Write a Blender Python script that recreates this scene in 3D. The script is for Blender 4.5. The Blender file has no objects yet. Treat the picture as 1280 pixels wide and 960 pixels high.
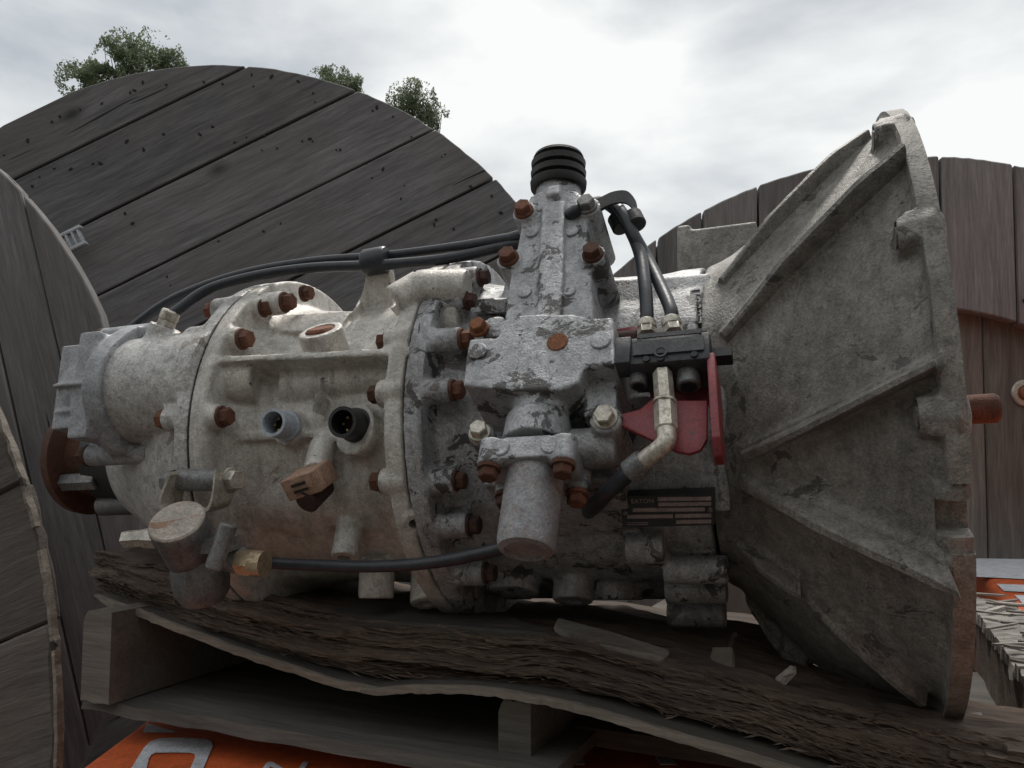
import bpy, bmesh, math, random
import numpy as np
from mathutils import Vector, Matrix, noise
R_ = math.radians
random.seed(7)
scene = bpy.context.scene
col = scene.collection

# ------------------------------------------------------------------ camera
F = 1070.0
CAM = Vector((0, 0, 1.05)); PITCH = R_(4.5)
cd = bpy.data.cameras.new('camera'); cd.sensor_width = 36; cd.lens = F / 1280 * 36
cd.clip_start = 0.02; cd.clip_end = 500
cam = bpy.data.objects.new('camera', cd); col.objects.link(cam)
cam.location = CAM; cam.rotation_euler = (math.pi / 2 + PITCH, 0, 0)
scene.camera = cam

# ------------------------------------------------------------------ sky and sun
SUN_EL, SUN_AZ = R_(58), R_(8)       # azimuth from +Y towards +X: the light comes from behind the reels
w = bpy.data.worlds.new('World'); scene.world = w; w.use_nodes = True
nt = w.node_tree; nt.nodes.clear()
def nd(tree, t, **kw):
    n = tree.nodes.new(t)
    for k, v in kw.items():
        if k.startswith('i_'): n.inputs[k[2:].replace('_', ' ')].default_value = v
        else: setattr(n, k, v)
    return n
out = nd(nt, 'ShaderNodeOutputWorld'); bg = nd(nt, 'ShaderNodeBackground')
sky = nd(nt, 'ShaderNodeTexSky', sky_type='NISHITA', sun_disc=False, sun_elevation=SUN_EL, sun_rotation=SUN_AZ)
sky.dust_density = 3.0
tc = nd(nt, 'ShaderNodeTexCoord'); mp = nd(nt, 'ShaderNodeMapping')
mp.inputs['Scale'].default_value = (1, 1, 2.2); mp.inputs['Location'].default_value = (2.0, 7.0, 1.0)
n1 = nd(nt, 'ShaderNodeTexNoise', i_Scale=2.9, i_Detail=10.0, i_Roughness=0.5, i_Distortion=0.15)
r1 = nd(nt, 'ShaderNodeValToRGB')
r1.color_ramp.elements[0].position = 0.34; r1.color_ramp.elements[0].color = (5.3, 5.75, 6.2, 1)
r1.color_ramp.elements[1].position = 0.58; r1.color_ramp.elements[1].color = (10.5, 10.65, 10.5, 1)
mx = nd(nt, 'ShaderNodeMixRGB'); mx.inputs[0].default_value = 0.93
nt.links.new(tc.outputs['Generated'], mp.inputs['Vector']); nt.links.new(mp.outputs[0], n1.inputs['Vector'])
nt.links.new(n1.outputs['Fac'], r1.inputs['Fac'])
nt.links.new(sky.outputs[0], mx.inputs[1]); nt.links.new(r1.outputs[0], mx.inputs[2])
nt.links.new(mx.outputs[0], bg.inputs['Color']); bg.inputs['Strength'].default_value = 0.05
nt.links.new(bg.outputs[0], out.inputs['Surface'])
sd = bpy.data.lights.new('sun', 'SUN'); sd.energy = 1.5; sd.angle = R_(12); sd.color = (1, 0.96, 0.9)
sun = bpy.data.objects.new('sun', sd); col.objects.link(sun)
sdir = Vector((math.sin(SUN_AZ) * math.cos(SUN_EL), math.cos(SUN_AZ) * math.cos(SUN_EL), math.sin(SUN_EL)))
sun.rotation_euler = sdir.to_track_quat('Z', 'Y').to_euler()
vs = scene.view_settings
vs.view_transform = 'Standard'; vs.look = 'None'; vs.exposure = 0.92; vs.gamma = 1.0; vs.use_curve_mapping = False

# ------------------------------------------------------------------ pixel helpers (photograph pixels, 1280 x 960)
cP, sP = math.cos(PITCH), math.sin(PITCH)
def wdir(px, py):
    x = (px - 640) / F; z = (480 - py) / F
    return Vector((x, cP - z * sP, sP + z * cP))
def C(px, py, d): return CAM + wdir(px, py) * d

# gearbox frame: X along the shaft towards the bell, Y away from the lens, Z up
GO = C(1141, 516, 0.77)
ex = (GO - C(101, 575, 1.07)).normalized()
ez0 = (wdir(1100, 143) - wdir(1182, 890))
ez = (ez0 - ex * ez0.dot(ex)).normalized(); ey = ez.cross(ex)
GM = Matrix((( ex.x, ey.x, ez.x, GO.x), (ex.y, ey.y, ez.y, GO.y), (ex.z, ey.z, ez.z, GO.z), (0, 0, 0, 1)))
GI = GM.inverted(); lo = GI @ CAM; GI3 = GI.to_3x3()
def ld(px, py): return GI3 @ wdir(px, py)
def L(px, py, y):
    d = ld(px, py); return lo + d * ((y - lo.y) / d.y)
def LX(px, py, x):
    d = ld(px, py); return lo + d * ((x - lo.x) / d.x)
def LP(px, py, p0, n):
    d = ld(px, py); return lo + d * ((p0 - lo).dot(n) / d.dot(n))
def S(px, py, r, cy=0.0, cz=0.0):
    d = ld(px, py); oy, oz = lo.y - cy, lo.z - cz
    a = d.y**2 + d.z**2; b = oy*d.y + oz*d.z; c = oy*oy + oz*oz - r*r
    q = b*b - a*c
    t = (-b - math.sqrt(q)) / a if q > 0 else -b / a
    return lo + d * t
def radial(p, cy=0.0, cz=0.0): return Vector((0, p.y - cy, p.z - cz)).normalized()
# shift cover plane, tilted back
CA = R_(38)
cd_ = Vector((0, -math.sin(CA), -math.cos(CA))); cn = Vector((0, -math.cos(CA), math.sin(CA))); X = Vector((1, 0, 0))
CP0 = L(680, 440, -0.19)
def CV(px, py, h=0.0): return LP(px, py, CP0 + cn * h, cn)

# ------------------------------------------------------------------ materials
def principled(name):
    m = bpy.data.materials.new(name); m.use_nodes = True
    t = m.node_tree; b = t.nodes['Principled BSDF']; return m, t, b
def ramp(t, src, stops):
    r = nd(t, 'ShaderNodeValToRGB'); e = r.color_ramp.elements
    while len(e) < len(stops): e.new(0.5)
    for el, (p, c) in zip(e, stops):
        el.position = p; el.color = (c, c, c, 1) if isinstance(c, (int, float)) else (*c, 1)
    t.links.new(src, r.inputs['Fac']); return r.outputs['Color']
def noise_(t, vec, scale, detail=6, rough=0.6, dist=0.0):
    n = nd(t, 'ShaderNodeTexNoise', i_Scale=scale, i_Detail=detail, i_Roughness=rough, i_Distortion=dist)
    t.links.new(vec, n.inputs['Vector']); return n.outputs['Fac']
def mix(t, fac, a, b, mode='MIX'):
    m = nd(t, 'ShaderNodeMixRGB', blend_type=mode)
    for i, v in ((0, fac), (1, a), (2, b)):
        if hasattr(v, 'links') or hasattr(v, 'is_linked'): t.links.new(v, m.inputs[i])
        elif isinstance(v, (int, float)): m.inputs[i].default_value = v if i == 0 else (v, v, v, 1)
        else: m.inputs[i].default_value = (*v, 1)
    return m.outputs[0]
def bump(t, b, hs, strength, dist=0.002):
    last = None
    for h, s, d in hs:
        n = nd(t, 'ShaderNodeBump'); n.inputs['Strength'].default_value = s; n.inputs['Distance'].default_value = d
        t.links.new(h, n.inputs['Height'])
        if last: t.links.new(last, n.inputs['Normal'])
        last = n.outputs[0]
    t.links.new(last, b.inputs['Normal'])
def coords(t, rnd=True, scale=(1, 1, 1)):
    tcn = nd(t, 'ShaderNodeTexCoord')
    if not rnd: return tcn.outputs['Object']
    oi = nd(t, 'ShaderNodeObjectInfo'); m = nd(t, 'ShaderNodeVectorMath', operation='MULTIPLY_ADD')
    cb = nd(t, 'ShaderNodeCombineXYZ'); mu = nd(t, 'ShaderNodeMath', operation='MULTIPLY'); mu.inputs[1].default_value = 37.0
    t.links.new(oi.outputs['Random'], mu.inputs[0])
    for i in range(3): t.links.new(mu.outputs[0], cb.inputs[i])
    m.inputs[1].default_value = scale
    t.links.new(tcn.outputs['Object'], m.inputs[0]); t.links.new(cb.outputs[0], m.inputs[2])
    return m.outputs[0]

def cast(name, c1, c2, speck=None, speck_amt=0.5, peel=None, peel_at=0.62, stain=None, stain_at=0.6, rough=0.62, metal=0.0, rel=1.0, light=None, light_at=0.66, peel_scale=38, grit=0.45, runs=0.0, vary=False):
    m, t, b = principled(name); v = coords(t, False)
    big = noise_(t, v, 11, 6, 0.65); mid = noise_(t, v, 60, 6, 0.75, 0.5); fine = noise_(t, v, 480, 3, 0.75); fine2 = noise_(t, v, 125, 6, 0.78)
    c = mix(t, ramp(t, big, [(0.34, 0.0), (0.64, 1.0)]), c1, c2)
    if stain:
        sn = noise_(t, v, 19, 7, 0.68, 1.6)
        c = mix(t, ramp(t, sn, [(stain_at, 0.0), (stain_at + 0.03, 0.8)]), c, stain)
        c = mix(t, ramp(t, sn, [(stain_at - 0.075, 0.0), (stain_at - 0.06, 0.5), (stain_at - 0.045, 0.0)]), c, stain)      # tide marks
    if speck: c = mix(t, ramp(t, fine2, [(0.50, 0.0), (0.585, speck_amt)]), c, speck)
    c = mix(t, grit, c, ramp(t, fine, [(0.30, 0.25), (0.68, 1.5)]), 'MULTIPLY')
    c = mix(t, grit, c, ramp(t, mid, [(0.32, 0.42), (0.62, 1.3)]), 'MULTIPLY')
    if runs:
        mp = nd(t, 'ShaderNodeMapping'); mp.inputs['Scale'].default_value = (75, 75, 7); t.links.new(v, mp.inputs['Vector'])
        c = mix(t, runs, c, ramp(t, noise_(t, mp.outputs[0], 1.0, 5, 0.65, 0.6), [(0.46, 1.12), (0.60, 0.42)]), 'MULTIPLY')
    if vary:
        oi = nd(t, 'ShaderNodeObjectInfo'); c = mix(t, 1.0, c, ramp(t, oi.outputs['Random'], [(0.0, 0.5), (0.5, 1.0), (1.0, 1.55)]), 'MULTIPLY')
    rg = b.inputs['Roughness']; rg.default_value = rough
    if light: c = mix(t, ramp(t, noise_(t, v, 85, 7, 0.8, 0.6), [(light_at, 0.0), (light_at + 0.03, 0.75)]), c, light)
    hs = [(fine, 0.32 * rel, 0.002), (mid, 0.40 * rel, 0.004)]
    if peel:
        pm = ramp(t, noise_(t, v, peel_scale, 9, 0.7, 0.5), [(peel_at, 0.0), (peel_at + 0.010, 1.0)])
        c = mix(t, pm, c, peel); hs.append((pm, -0.45, 0.0014))
    t.links.new(c, b.inputs['Base Color']); b.inputs['Metallic'].default_value = metal
    bump(t, b, hs, 1); return m

M = {}
M['bell'] = cast('bell_aluminium', (0.182, 0.169, 0.150), (0.305, 0.287, 0.258), (0.09, 0.085, 0.078), 0.32, stain=(0.060, 0.056, 0.050), stain_at=0.585, rough=0.55, metal=0.15, rel=1.5, light=(0.44, 0.42, 0.37), light_at=0.65, grit=0.42, runs=0.3)
M['rim'] = cast('worn_rim', (0.205, 0.19, 0.168), (0.29, 0.272, 0.243), (0.10, 0.09, 0.08), 0.5, stain=(0.10, 0.09, 0.08), stain_at=0.6, rough=0.65, rel=1.2, light=(0.5, 0.48, 0.44), light_at=0.66)
M['case'] = cast('silver_paint', (0.46, 0.465, 0.48), (0.31, 0.308, 0.31), (0.15, 0.15, 0.15), 0.35, peel=(0.065, 0.062, 0.06), peel_at=0.575, rough=0.5, metal=0.25, stain=(0.125, 0.098, 0.08), stain_at=0.59, runs=0.3)
M['rear'] = cast('cream_casting', (0.63, 0.605, 0.56), (0.48, 0.45, 0.405), (0.20, 0.175, 0.15), 0.25, stain=(0.28, 0.235, 0.19), stain_at=0.63, rough=0.5, metal=0.2, peel=(0.075, 0.072, 0.07), peel_at=0.655, runs=0.28, grit=0.34)
M['rear_grey'] = cast('grey_cream_casting', (0.58, 0.57, 0.55), (0.43, 0.42, 0.405), (0.16, 0.155, 0.15), 0.4, stain=(0.24, 0.2, 0.165), stain_at=0.62, rough=0.45, metal=0.25, rel=1.1)
M['cover'] = cast('speckled_silver', (0.45, 0.455, 0.47), (0.33, 0.332, 0.342), (0.16, 0.16, 0.16), 0.35, peel=(0.085, 0.082, 0.08), peel_at=0.555, peel_scale=34, rough=0.42, metal=0.3, rel=1.2)
M['grey'] = cast('blue_grey_casting', (0.42, 0.43, 0.455), (0.31, 0.32, 0.335), (0.13, 0.13, 0.14), 0.35, stain=(0.2, 0.15, 0.12), stain_at=0.64, rough=0.5, metal=0.2, rel=0.7)
M['cap'] = cast('cap_silver', (0.36, 0.365, 0.38), (0.24, 0.24, 0.25), (0.20, 0.12, 0.08), 0.25, stain=(0.24, 0.12, 0.07), stain_at=0.60, rough=0.5, metal=0.2)
M['lid'] = cast('pitted_lid', (0.46, 0.43, 0.39), (0.36, 0.32, 0.27), (0.26, 0.16, 0.10), 0.35, stain=(0.25, 0.11, 0.055), stain_at=0.60, rough=0.6)
M['rust'] = cast('rusty_steel', (0.17, 0.062, 0.030), (0.085, 0.036, 0.023), (0.05, 0.03, 0.024), 0.5, rough=0.85, rel=1.3, vary=True)
M['nail'] = cast('nail_black', (0.018, 0.016, 0.017), (0.03, 0.024, 0.022), None, rough=0.9)
M['rust_orange'] = cast('orange_rust', (0.30, 0.115, 0.045), (0.20, 0.08, 0.04), (0.1, 0.05, 0.03), 0.4, rough=0.9)
M['rust_dark'] = cast('dark_rust', (0.075, 0.036, 0.030), (0.035, 0.024, 0.022), (0.16, 0.06, 0.035), 0.4, rough=0.85, vary=True)
M['zinc'] = cast('worn_zinc', (0.64, 0.60, 0.51), (0.48, 0.45, 0.40), (0.2, 0.17, 0.12), 0.5, rough=0.42, metal=0.55, rel=0.5)
M['brass'] = cast('pale_brass', (0.62, 0.50, 0.33), (0.48, 0.37, 0.25), (0.2, 0.13, 0.08), 0.4, rough=0.35, metal=0.7, rel=0.3)
M['steel'] = cast('dull_steel', (0.26, 0.26, 0.26), (0.15, 0.15, 0.155), (0.1, 0.07, 0.05), 0.4, rough=0.5, metal=0.5, rel=0.6)
M['black'] = cast('black_plastic', (0.012, 0.012, 0.014), (0.02, 0.02, 0.022), None, rough=0.45, rel=0.3)
M['valve'] = cast('dark_anodised', (0.035, 0.037, 0.044), (0.055, 0.057, 0.064), (0.11, 0.105, 0.10), 0.3, rough=0.55, rel=0.5)
M['rubber'] = cast('hose_rubber', (0.016, 0.019, 0.026), (0.026, 0.030, 0.038), (0.045, 0.048, 0.052), 0.35, rough=0.4, rel=0.25)
M['boot'] = cast('boot_rubber', (0.010, 0.010, 0.011), (0.018, 0.017, 0.017), (0.05, 0.045, 0.04), 0.3, rough=0.55, rel=0.5)
M['red'] = cast('red_paint', (0.28, 0.040, 0.048), (0.20, 0.032, 0.040), (0.12, 0.04, 0.04), 0.3, rough=0.42, rel=0.25, peel=(0.09, 0.06, 0.058), peel_at=0.655, peel_scale=60)
M['plug'] = cast('blue_grey_plug', (0.40, 0.44, 0.50), (0.30, 0.33, 0.38), (0.3, 0.3, 0.3), 0.3, rough=0.5, rel=0.4)
M['copper'] = cast('brown_sensor', (0.42, 0.27, 0.19), (0.30, 0.18, 0.12), (0.13, 0.07, 0.05), 0.4, rough=0.6)
M['gold'] = cast('gold_pin', (0.75, 0.55, 0.2), (0.65, 0.5, 0.2), None, rough=0.3, metal=0.9, rel=0.1)
M['white'] = cast('white_film', (0.74, 0.76, 0.80), (0.66, 0.68, 0.72), (0.3, 0.3, 0.32), 0.15, rough=0.4, rel=0.2)
M['orange'] = cast('orange_film', (0.72, 0.145, 0.042), (0.62, 0.12, 0.036), (0.3, 0.07, 0.04), 0.2, rough=0.42, rel=0.3)
M['plate'] = cast('plate_black', (0.02, 0.02, 0.022), (0.03, 0.03, 0.032), None, rough=0.5, rel=0.3)
M['strip'] = cast('plate_strip', (0.36, 0.28, 0.255), (0.28, 0.22, 0.205), (0.16, 0.12, 0.11), 0.3, rough=0.45, rel=0.2)
M['clear'] = cast('cloudy_plastic', (0.55, 0.57, 0.6), (0.4, 0.42, 0.45), (0.2, 0.2, 0.22), 0.3, rough=0.2, rel=0.2)

def wood(name, dark, light, brown=None, brown_amt=0.0, grain=1.0, crack=0.6, rough=0.85, knots=True, relief=1.0):
    m, t, b = principled(name)
    v = coords(t, True)
    def strv(sx, sy, sz):
        mp = nd(t, 'ShaderNodeMapping'); mp.inputs['Scale'].default_value = (sx, sy, sz); t.links.new(v, mp.inputs['Vector']); return mp.outputs[0]
    # slow wander so that the grain is not ruler straight
    wob = nd(t, 'ShaderNodeTexNoise', i_Scale=2.2, i_Detail=2.0); t.links.new(strv(1, 1, 1), wob.inputs['Vector'])
    va = nd(t, 'ShaderNodeVectorMath', operation='MULTIPLY_ADD'); va.inputs[1].default_value = (0.0, 0.045, 0.02)
    t.links.new(wob.outputs['Color'], va.inputs[0]); t.links.new(v, va.inputs[2])
    kn = nd(t, 'ShaderNodeTexVoronoi', feature='F1', i_Scale=1.0); kn.inputs['Randomness'].default_value = 1.0
    mk = nd(t, 'ShaderNodeMapping'); mk.inputs['Scale'].default_value = (3.0, 5.5, 0.5); t.links.new(va.outputs[0], mk.inputs['Vector']); t.links.new(mk.outputs[0], kn.inputs['Vector'])
    kd = kn.outputs['Distance']
    def gr(sx, sy, det, ro):
        mp = nd(t, 'ShaderNodeMapping'); mp.inputs['Scale'].default_value = (sx, sy, sy); t.links.new(va.outputs[0], mp.inputs['Vector'])
        n = nd(t, 'ShaderNodeTexNoise', i_Scale=1.0, i_Detail=det, i_Roughness=ro, i_Distortion=0.25); t.links.new(mp.outputs[0], n.inputs['Vector']); return n.outputs['Fac']
    g1 = gr(4.5 * grain, 62 * grain, 8, 0.7); g2 = gr(15 * grain, 260 * grain, 5, 0.75); g3 = gr(1.4 * grain, 9 * grain, 4, 0.6)
    c = mix(t, ramp(t, g1, [(0.33, 0.0), (0.66, 1.0)]), dark, light)
    c = mix(t, 0.6, c, ramp(t, g3, [(0.3, 0.62), (0.7, 1.25)]), 'MULTIPLY')
    c = mix(t, 0.55, c, ramp(t, g2, [(0.30, 0.38), (0.66, 1.4)]), 'MULTIPLY')
    if brown: c = mix(t, ramp(t, noise_(t, v, 3.1, 4, 0.6), [(0.42, 0.0), (0.62, brown_amt)]), c, brown)
    cr = ramp(t, gr(1.1 * grain, 30 * grain, 3, 0.5), [(0.295, 1.0), (0.305, 0.0)])
    c = mix(t, cr, c, tuple(x * (1 - crack) * 0.45 for x in dark))
    hs = [(g1, 0.5 * relief, 0.003), (g2, 0.4 * relief, 0.0015), (cr, -0.6 * relief, 0.003)]
    if knots:
        km = ramp(t, kd, [(0.03, 0.9), (0.085, 0.35), (0.13, 0.0)])
        c = mix(t, km, c, tuple(x * 0.28 for x in dark))
    oi = nd(t, 'ShaderNodeObjectInfo')
    c = mix(t, 0.8, c, ramp(t, oi.outputs['Random'], [(0.0, 0.70), (1.0, 1.25)]), 'MULTIPLY')
    t.links.new(c, b.inputs['Base Color']); b.inputs['Roughness'].default_value = rough
    bump(t, b, hs, 1); return m
M['wood_dark'] = wood('weathered_dark_wood', (0.108, 0.103, 0.105), (0.215, 0.207, 0.210), (0.145, 0.127, 0.113), 0.45)
M['wood_grey'] = wood('weathered_grey_wood', (0.115, 0.118, 0.119), (0.215, 0.217, 0.218), (0.14, 0.135, 0.125), 0.25)
M['wood_brown'] = wood('weathered_brown_wood', (0.100, 0.092, 0.082), (0.175, 0.162, 0.146), (0.10, 0.075, 0.06), 0.5)
M['wood_near'] = wood('rough_sawn_wood', (0.085, 0.073, 0.064), (0.17, 0.150, 0.133), (0.14, 0.10, 0.08), 0.4, grain=1.3, relief=1.6)
M['wood_edge'] = wood('pale_edge_wood', (0.15, 0.125, 0.10), (0.30, 0.262, 0.218), None, 0, knots=False, relief=1.3)
M['wood_pallet'] = wood('pallet_wood', (0.125, 0.112, 0.096), (0.205, 0.187, 0.162), (0.16, 0.12, 0.09), 0.4, knots=False)
M['wood_deck'] = wood('old_deck_wood', (0.062, 0.056, 0.050), (0.115, 0.105, 0.093), (0.07, 0.052, 0.04), 0.4, knots=False)
M['wood_white'] = wood('bleached_splinter_wood', (0.24, 0.22, 0.195), (0.46, 0.43, 0.39), None, 0, knots=False, grain=1.2, crack=0.7, relief=2.0)
M['rotten'] = wood('rotten_wood', (0.050, 0.034, 0.026), (0.165, 0.118, 0.088), (0.06, 0.046, 0.038), 0.7, grain=1.6, crack=0.7, knots=False, relief=1.6)
M['fibre'] = wood('rotten_fibre', (0.09, 0.068, 0.053), (0.235, 0.18, 0.14), None, 0, grain=2.0, knots=False)
def leaf_mat():
    m, t, b = principled('leaf_green'); v = coords(t, False)
    c = mix(t, ramp(t, noise_(t, v, 1.4, 4, 0.6), [(0.35, 0.0), (0.65, 1.0)]), (0.10, 0.14, 0.065), (0.17, 0.20, 0.12))
    t.links.new(c, b.inputs['Base Color']); b.inputs['Roughness'].default_value = 0.55
    tr = nd(t, 'ShaderNodeBsdfTranslucent'); t.links.new(c, tr.inputs['Color']); ms = nd(t, 'ShaderNodeMixShader'); ms.inputs[0].default_value = 0.5
    t.links.new(b.outputs[0], ms.inputs[1]); t.links.new(tr.outputs[0], ms.inputs[2]); t.links.new(ms.outputs[0], t.nodes['Material Output'].inputs['Surface']); return m
M['leaf'] = leaf_mat()
M['bark'] = cast('bark', (0.07, 0.06, 0.05), (0.05, 0.042, 0.035), None, rough=0.9)
def ground_mat():
    m, t, b = principled('gravel_ground'); v = coords(t, False)
    c = mix(t, ramp(t, noise_(t, v, 6, 8, 0.7), [(0.3, 0), (0.7, 1)]), (0.075, 0.068, 0.058), (0.13, 0.12, 0.105))
    f = noise_(t, v, 60, 6, 0.7); c = mix(t, 0.6, c, ramp(t, f, [(0.3, 0.5), (0.7, 1.3)]), 'MULTIPLY')
    t.links.new(c, b.inputs['Base Color']); b.inputs['Roughness'].default_value = 0.9; bump(t, b, [(f, 0.6, 0.02)], 1); return m
M['ground'] = ground_mat()

# ------------------------------------------------------------------ mesh tools
def frame(axis):
    a = axis.normalized(); h = Vector((0, 0, 1)) if abs(a.z) < 0.9 else Vector((0, 1, 0))
    u = a.cross(h).normalized(); return u, a.cross(u), a
class MB:
    def __init__(s): s.v = []; s.f = []
    def add(s, vs_, fs):
        o = len(s.v); s.v += [tuple(p) for p in vs_]; s.f += [[i + o for i in f] for f in fs]; return s
    def lathe(s, p, axis, prof, n=48, ring=False, mod=None):
        """prof: (t along axis, radius); closed caps unless ring"""
        u, v, a = frame(axis); vs_ = []; fs = []
        for t, r in prof:
            for k in range(n):
                th = 2 * math.pi * k / n
                rr = r * (mod(th, t) if mod else 1)
                vs_.append(p + a * t + (u * math.cos(th) + v * math.sin(th)) * rr)
        m = len(prof)
        for i in range(m if ring else m - 1):
            j = (i + 1) % m
            for k in range(n):
                l = (k + 1) % n
                fs.append([i * n + k, i * n + l, j * n + l, j * n + k])
        if not ring:
            fs.append(list(range(n))[::-1]); fs.append([(m - 1) * n + k for k in range(n)])
        return s.add(vs_, fs)
    def cyl(s, a, b, r, r2=None, n=24):
        d = b - a; return s.lathe(a, d, [(0, r), (d.length, r if r2 is None else r2)], n)
    def rcyl(s, a, b, r, c=0.0015, n=28):
        d = b - a; l = d.length; return s.lathe(a, d, [(0, r - c), (c, r), (l - c, r), (l, r - c)], n)
    def box(s, c, x, y, z):
        """c centre, x y z half-vectors"""
        vs_ = [c + x * i + y * j + z * k for k in (-1, 1) for j in (-1, 1) for i in (-1, 1)]
        return s.add(vs_, [[0, 2, 3, 1], [4, 5, 7, 6], [0, 1, 5, 4], [2, 6, 7, 3], [0, 4, 6, 2], [1, 3, 7, 5]])
    def prism(s, pts, ext):
        n = len(pts); pts = [Vector(p) for p in pts]
        nrm = Vector((0, 0, 0))
        for i in range(n): nrm += (pts[i] - pts[0]).cross(pts[(i + 1) % n] - pts[0])
        if nrm.dot(ext) > 0: pts = pts[::-1]
        vs_ = pts + [p + ext for p in pts]
        fs = [list(range(n)), [n + i for i in range(n)][::-1]] + [[i, i + n, (i + 1) % n + n, (i + 1) % n] for i in range(n)]
        return s.add(vs_, fs)
    def hexp(s, a, b, r, c=0.0012):
        u, v, ax = frame(b - a); l = (b - a).length; vs_ = []
        for t, rr in ((0, r), (l - c, r), (l, r * 0.88)):
            n = 6
            vs_ += [a + ax * t + (u * math.cos(k * math.pi / 3) + v * math.sin(k * math.pi / 3)) * rr for k in range(6)]
        fs = [list(range(6))[::-1], [12 + k for k in range(6)]]
        for i in range(2): fs += [[i*6+k, i*6+(k+1) % 6, (i+1)*6+(k+1) % 6, (i+1)*6+k] for k in range(6)]
        return s.add(vs_, fs)
    def tube(s, pts, r, n=14):
        pts = [Vector(p) for p in pts]; m = len(pts); rs = r if isinstance(r, (list, tuple)) else [r] * m
        tg = [(pts[min(i+1, m-1)] - pts[max(i-1, 0)]).normalized() for i in range(m)]
        u = tg[0].orthogonal().normalized(); vs_ = []
        for i in range(m):
            u = (u - tg[i] * u.dot(tg[i])).normalized(); v = tg[i].cross(u)
            vs_ += [pts[i] + (u * math.cos(2*math.pi*k/n) + v * math.sin(2*math.pi*k/n)) * rs[i] for k in range(n)]
        fs = [[i*n+k, i*n+(k+1) % n, (i+1)*n+(k+1) % n, (i+1)*n+k] for i in range(m-1) for k in range(n)]
        fs += [list(range(n))[::-1], [(m-1)*n+k for k in range(n)]]
        return s.add(vs_, fs)
    def strip(s, secs, cap=True):
        """secs: list of same-size closed loops"""
        n = len(secs[0]); vs_ = [p for q in secs for p in q]
        fs = [[i*n+k, i*n+(k+1) % n, (i+1)*n+(k+1) % n, (i+1)*n+k] for i in range(len(secs)-1) for k in range(n)]
        if cap: fs += [list(range(n))[::-1], [(len(secs)-1)*n+k for k in range(n)]]
        return s.add(vs_, fs)
    def mesh(s, name):
        me = bpy.data.meshes.new(name); me.from_pydata(s.v, [], s.f)
        bm = bmesh.new(); bm.from_mesh(me); bmesh.ops.recalc_face_normals(bm, faces=bm.faces); bm.to_mesh(me); bm.free()
        return me
def link(name, me, mat, parent=None, smooth=True, angle=35):
    o = bpy.data.objects.new(name, me); col.objects.link(o)
    if mat is not None and not me.materials: me.materials.append(M[mat] if isinstance(mat, str) else mat)
    if parent: o.parent = parent
    if smooth == 'all':
        me.shade_smooth()
    elif smooth:
        me.shade_smooth()
        try: me.set_sharp_from_angle(angle=R_(angle))
        except Exception: pass
    return o
def evaluate(me, mods):
    o = bpy.data.objects.new('temporary', me); col.objects.link(o)
    for t, kw in mods:
        md = o.modifiers.new(t, t)
        for k, v in kw.items(): setattr(md, k, v)
    dg = bpy.context.evaluated_depsgraph_get(); dg.update()
    r = bpy.data.meshes.new_from_object(o.evaluated_get(dg))
    bpy.data.objects.remove(o); return r
def casting(name, mb, mat, parent, vox=0.0025, it=5, cut=None, fac=0.5):
    """overlapping solids fused into one cast piece with soft fillets; cut: holes machined afterwards"""
    me = evaluate(mb.mesh(name), [('REMESH', dict(mode='VOXEL', voxel_size=vox)), ('SMOOTH', dict(factor=fac, iterations=it))])
    if cut:
        co = bpy.data.objects.new('cutter', cut.mesh('cutter')); col.objects.link(co)
        me = evaluate(me, [('BOOLEAN', dict(operation='DIFFERENCE', object=co, solver='MANIFOLD'))])
        bpy.data.objects.remove(co)
    me.materials.clear(); me.name = name
    return link(name, me, mat, parent, True, 40)
def bevelled(name, mb, mat, parent, w=0.002, seg=2, ang=30):
    me = evaluate(mb.mesh(name), [('BEVEL', dict(width=w, segments=seg, limit_method='ANGLE', angle_limit=R_(ang)))])
    me.materials.clear(); me.name = name
    return link(name, me, mat, parent, True, 40)
def part(name, mb, mat, parent, smooth=True): return link(name, mb.mesh(name), mat, parent, smooth)
def thing(name, label, cat, mat=None, group=None):
    o = bpy.data.objects.new(name, None); col.objects.link(o); o.empty_display_size = 0.1
    if mat is not None: o.matrix_world = mat
    tag(o, label, cat, group); return o
def tag(o, label, cat, group=None):
    o['label'] = label; o['category'] = cat
    if group: o['group'] = group
def catmull(pts, n=10):
    pts = [Vector(p) for p in pts]; q = [pts[0] * 2 - pts[1]] + pts + [pts[-1] * 2 - pts[-2]]; r = []
    for i in range(1, len(q) - 2):
        for k in range(n):
            t = k / n; a, b, c, d = q[i-1], q[i], q[i+1], q[i+2]
            r.append(0.5 * ((2*b) + (c-a)*t + (2*a-5*b+4*c-d)*t*t + (3*b-a-3*c+d)*t*t*t))
    r.append(pts[-1]); return r
def text_mesh(s, size, depth=0.001):
    cu = bpy.data.curves.new('text', 'FONT'); cu.body = s; cu.size = size; cu.extrude = depth; cu.resolution_u = 4
    cu.align_x = 'CENTER'; cu.align_y = 'CENTER'
    o = bpy.data.objects.new('temporary', cu); col.objects.link(o)
    dg = bpy.context.evaluated_depsgraph_get(); dg.update()
    me = bpy.data.meshes.new_from_object(o.evaluated_get(dg)); bpy.data.objects.remove(o); me.name = 'lettering'; me.materials.clear(); return me
def basis(o, x, y, z=None):
    x = x.normalized(); z = (x.cross(y)).normalized() if z is None else z; y = z.cross(x)
    return Matrix(((x.x, y.x, z.x, o.x), (x.y, y.y, z.y, o.y), (x.z, y.z, z.z, o.z), (0, 0, 0, 1)))

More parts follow.
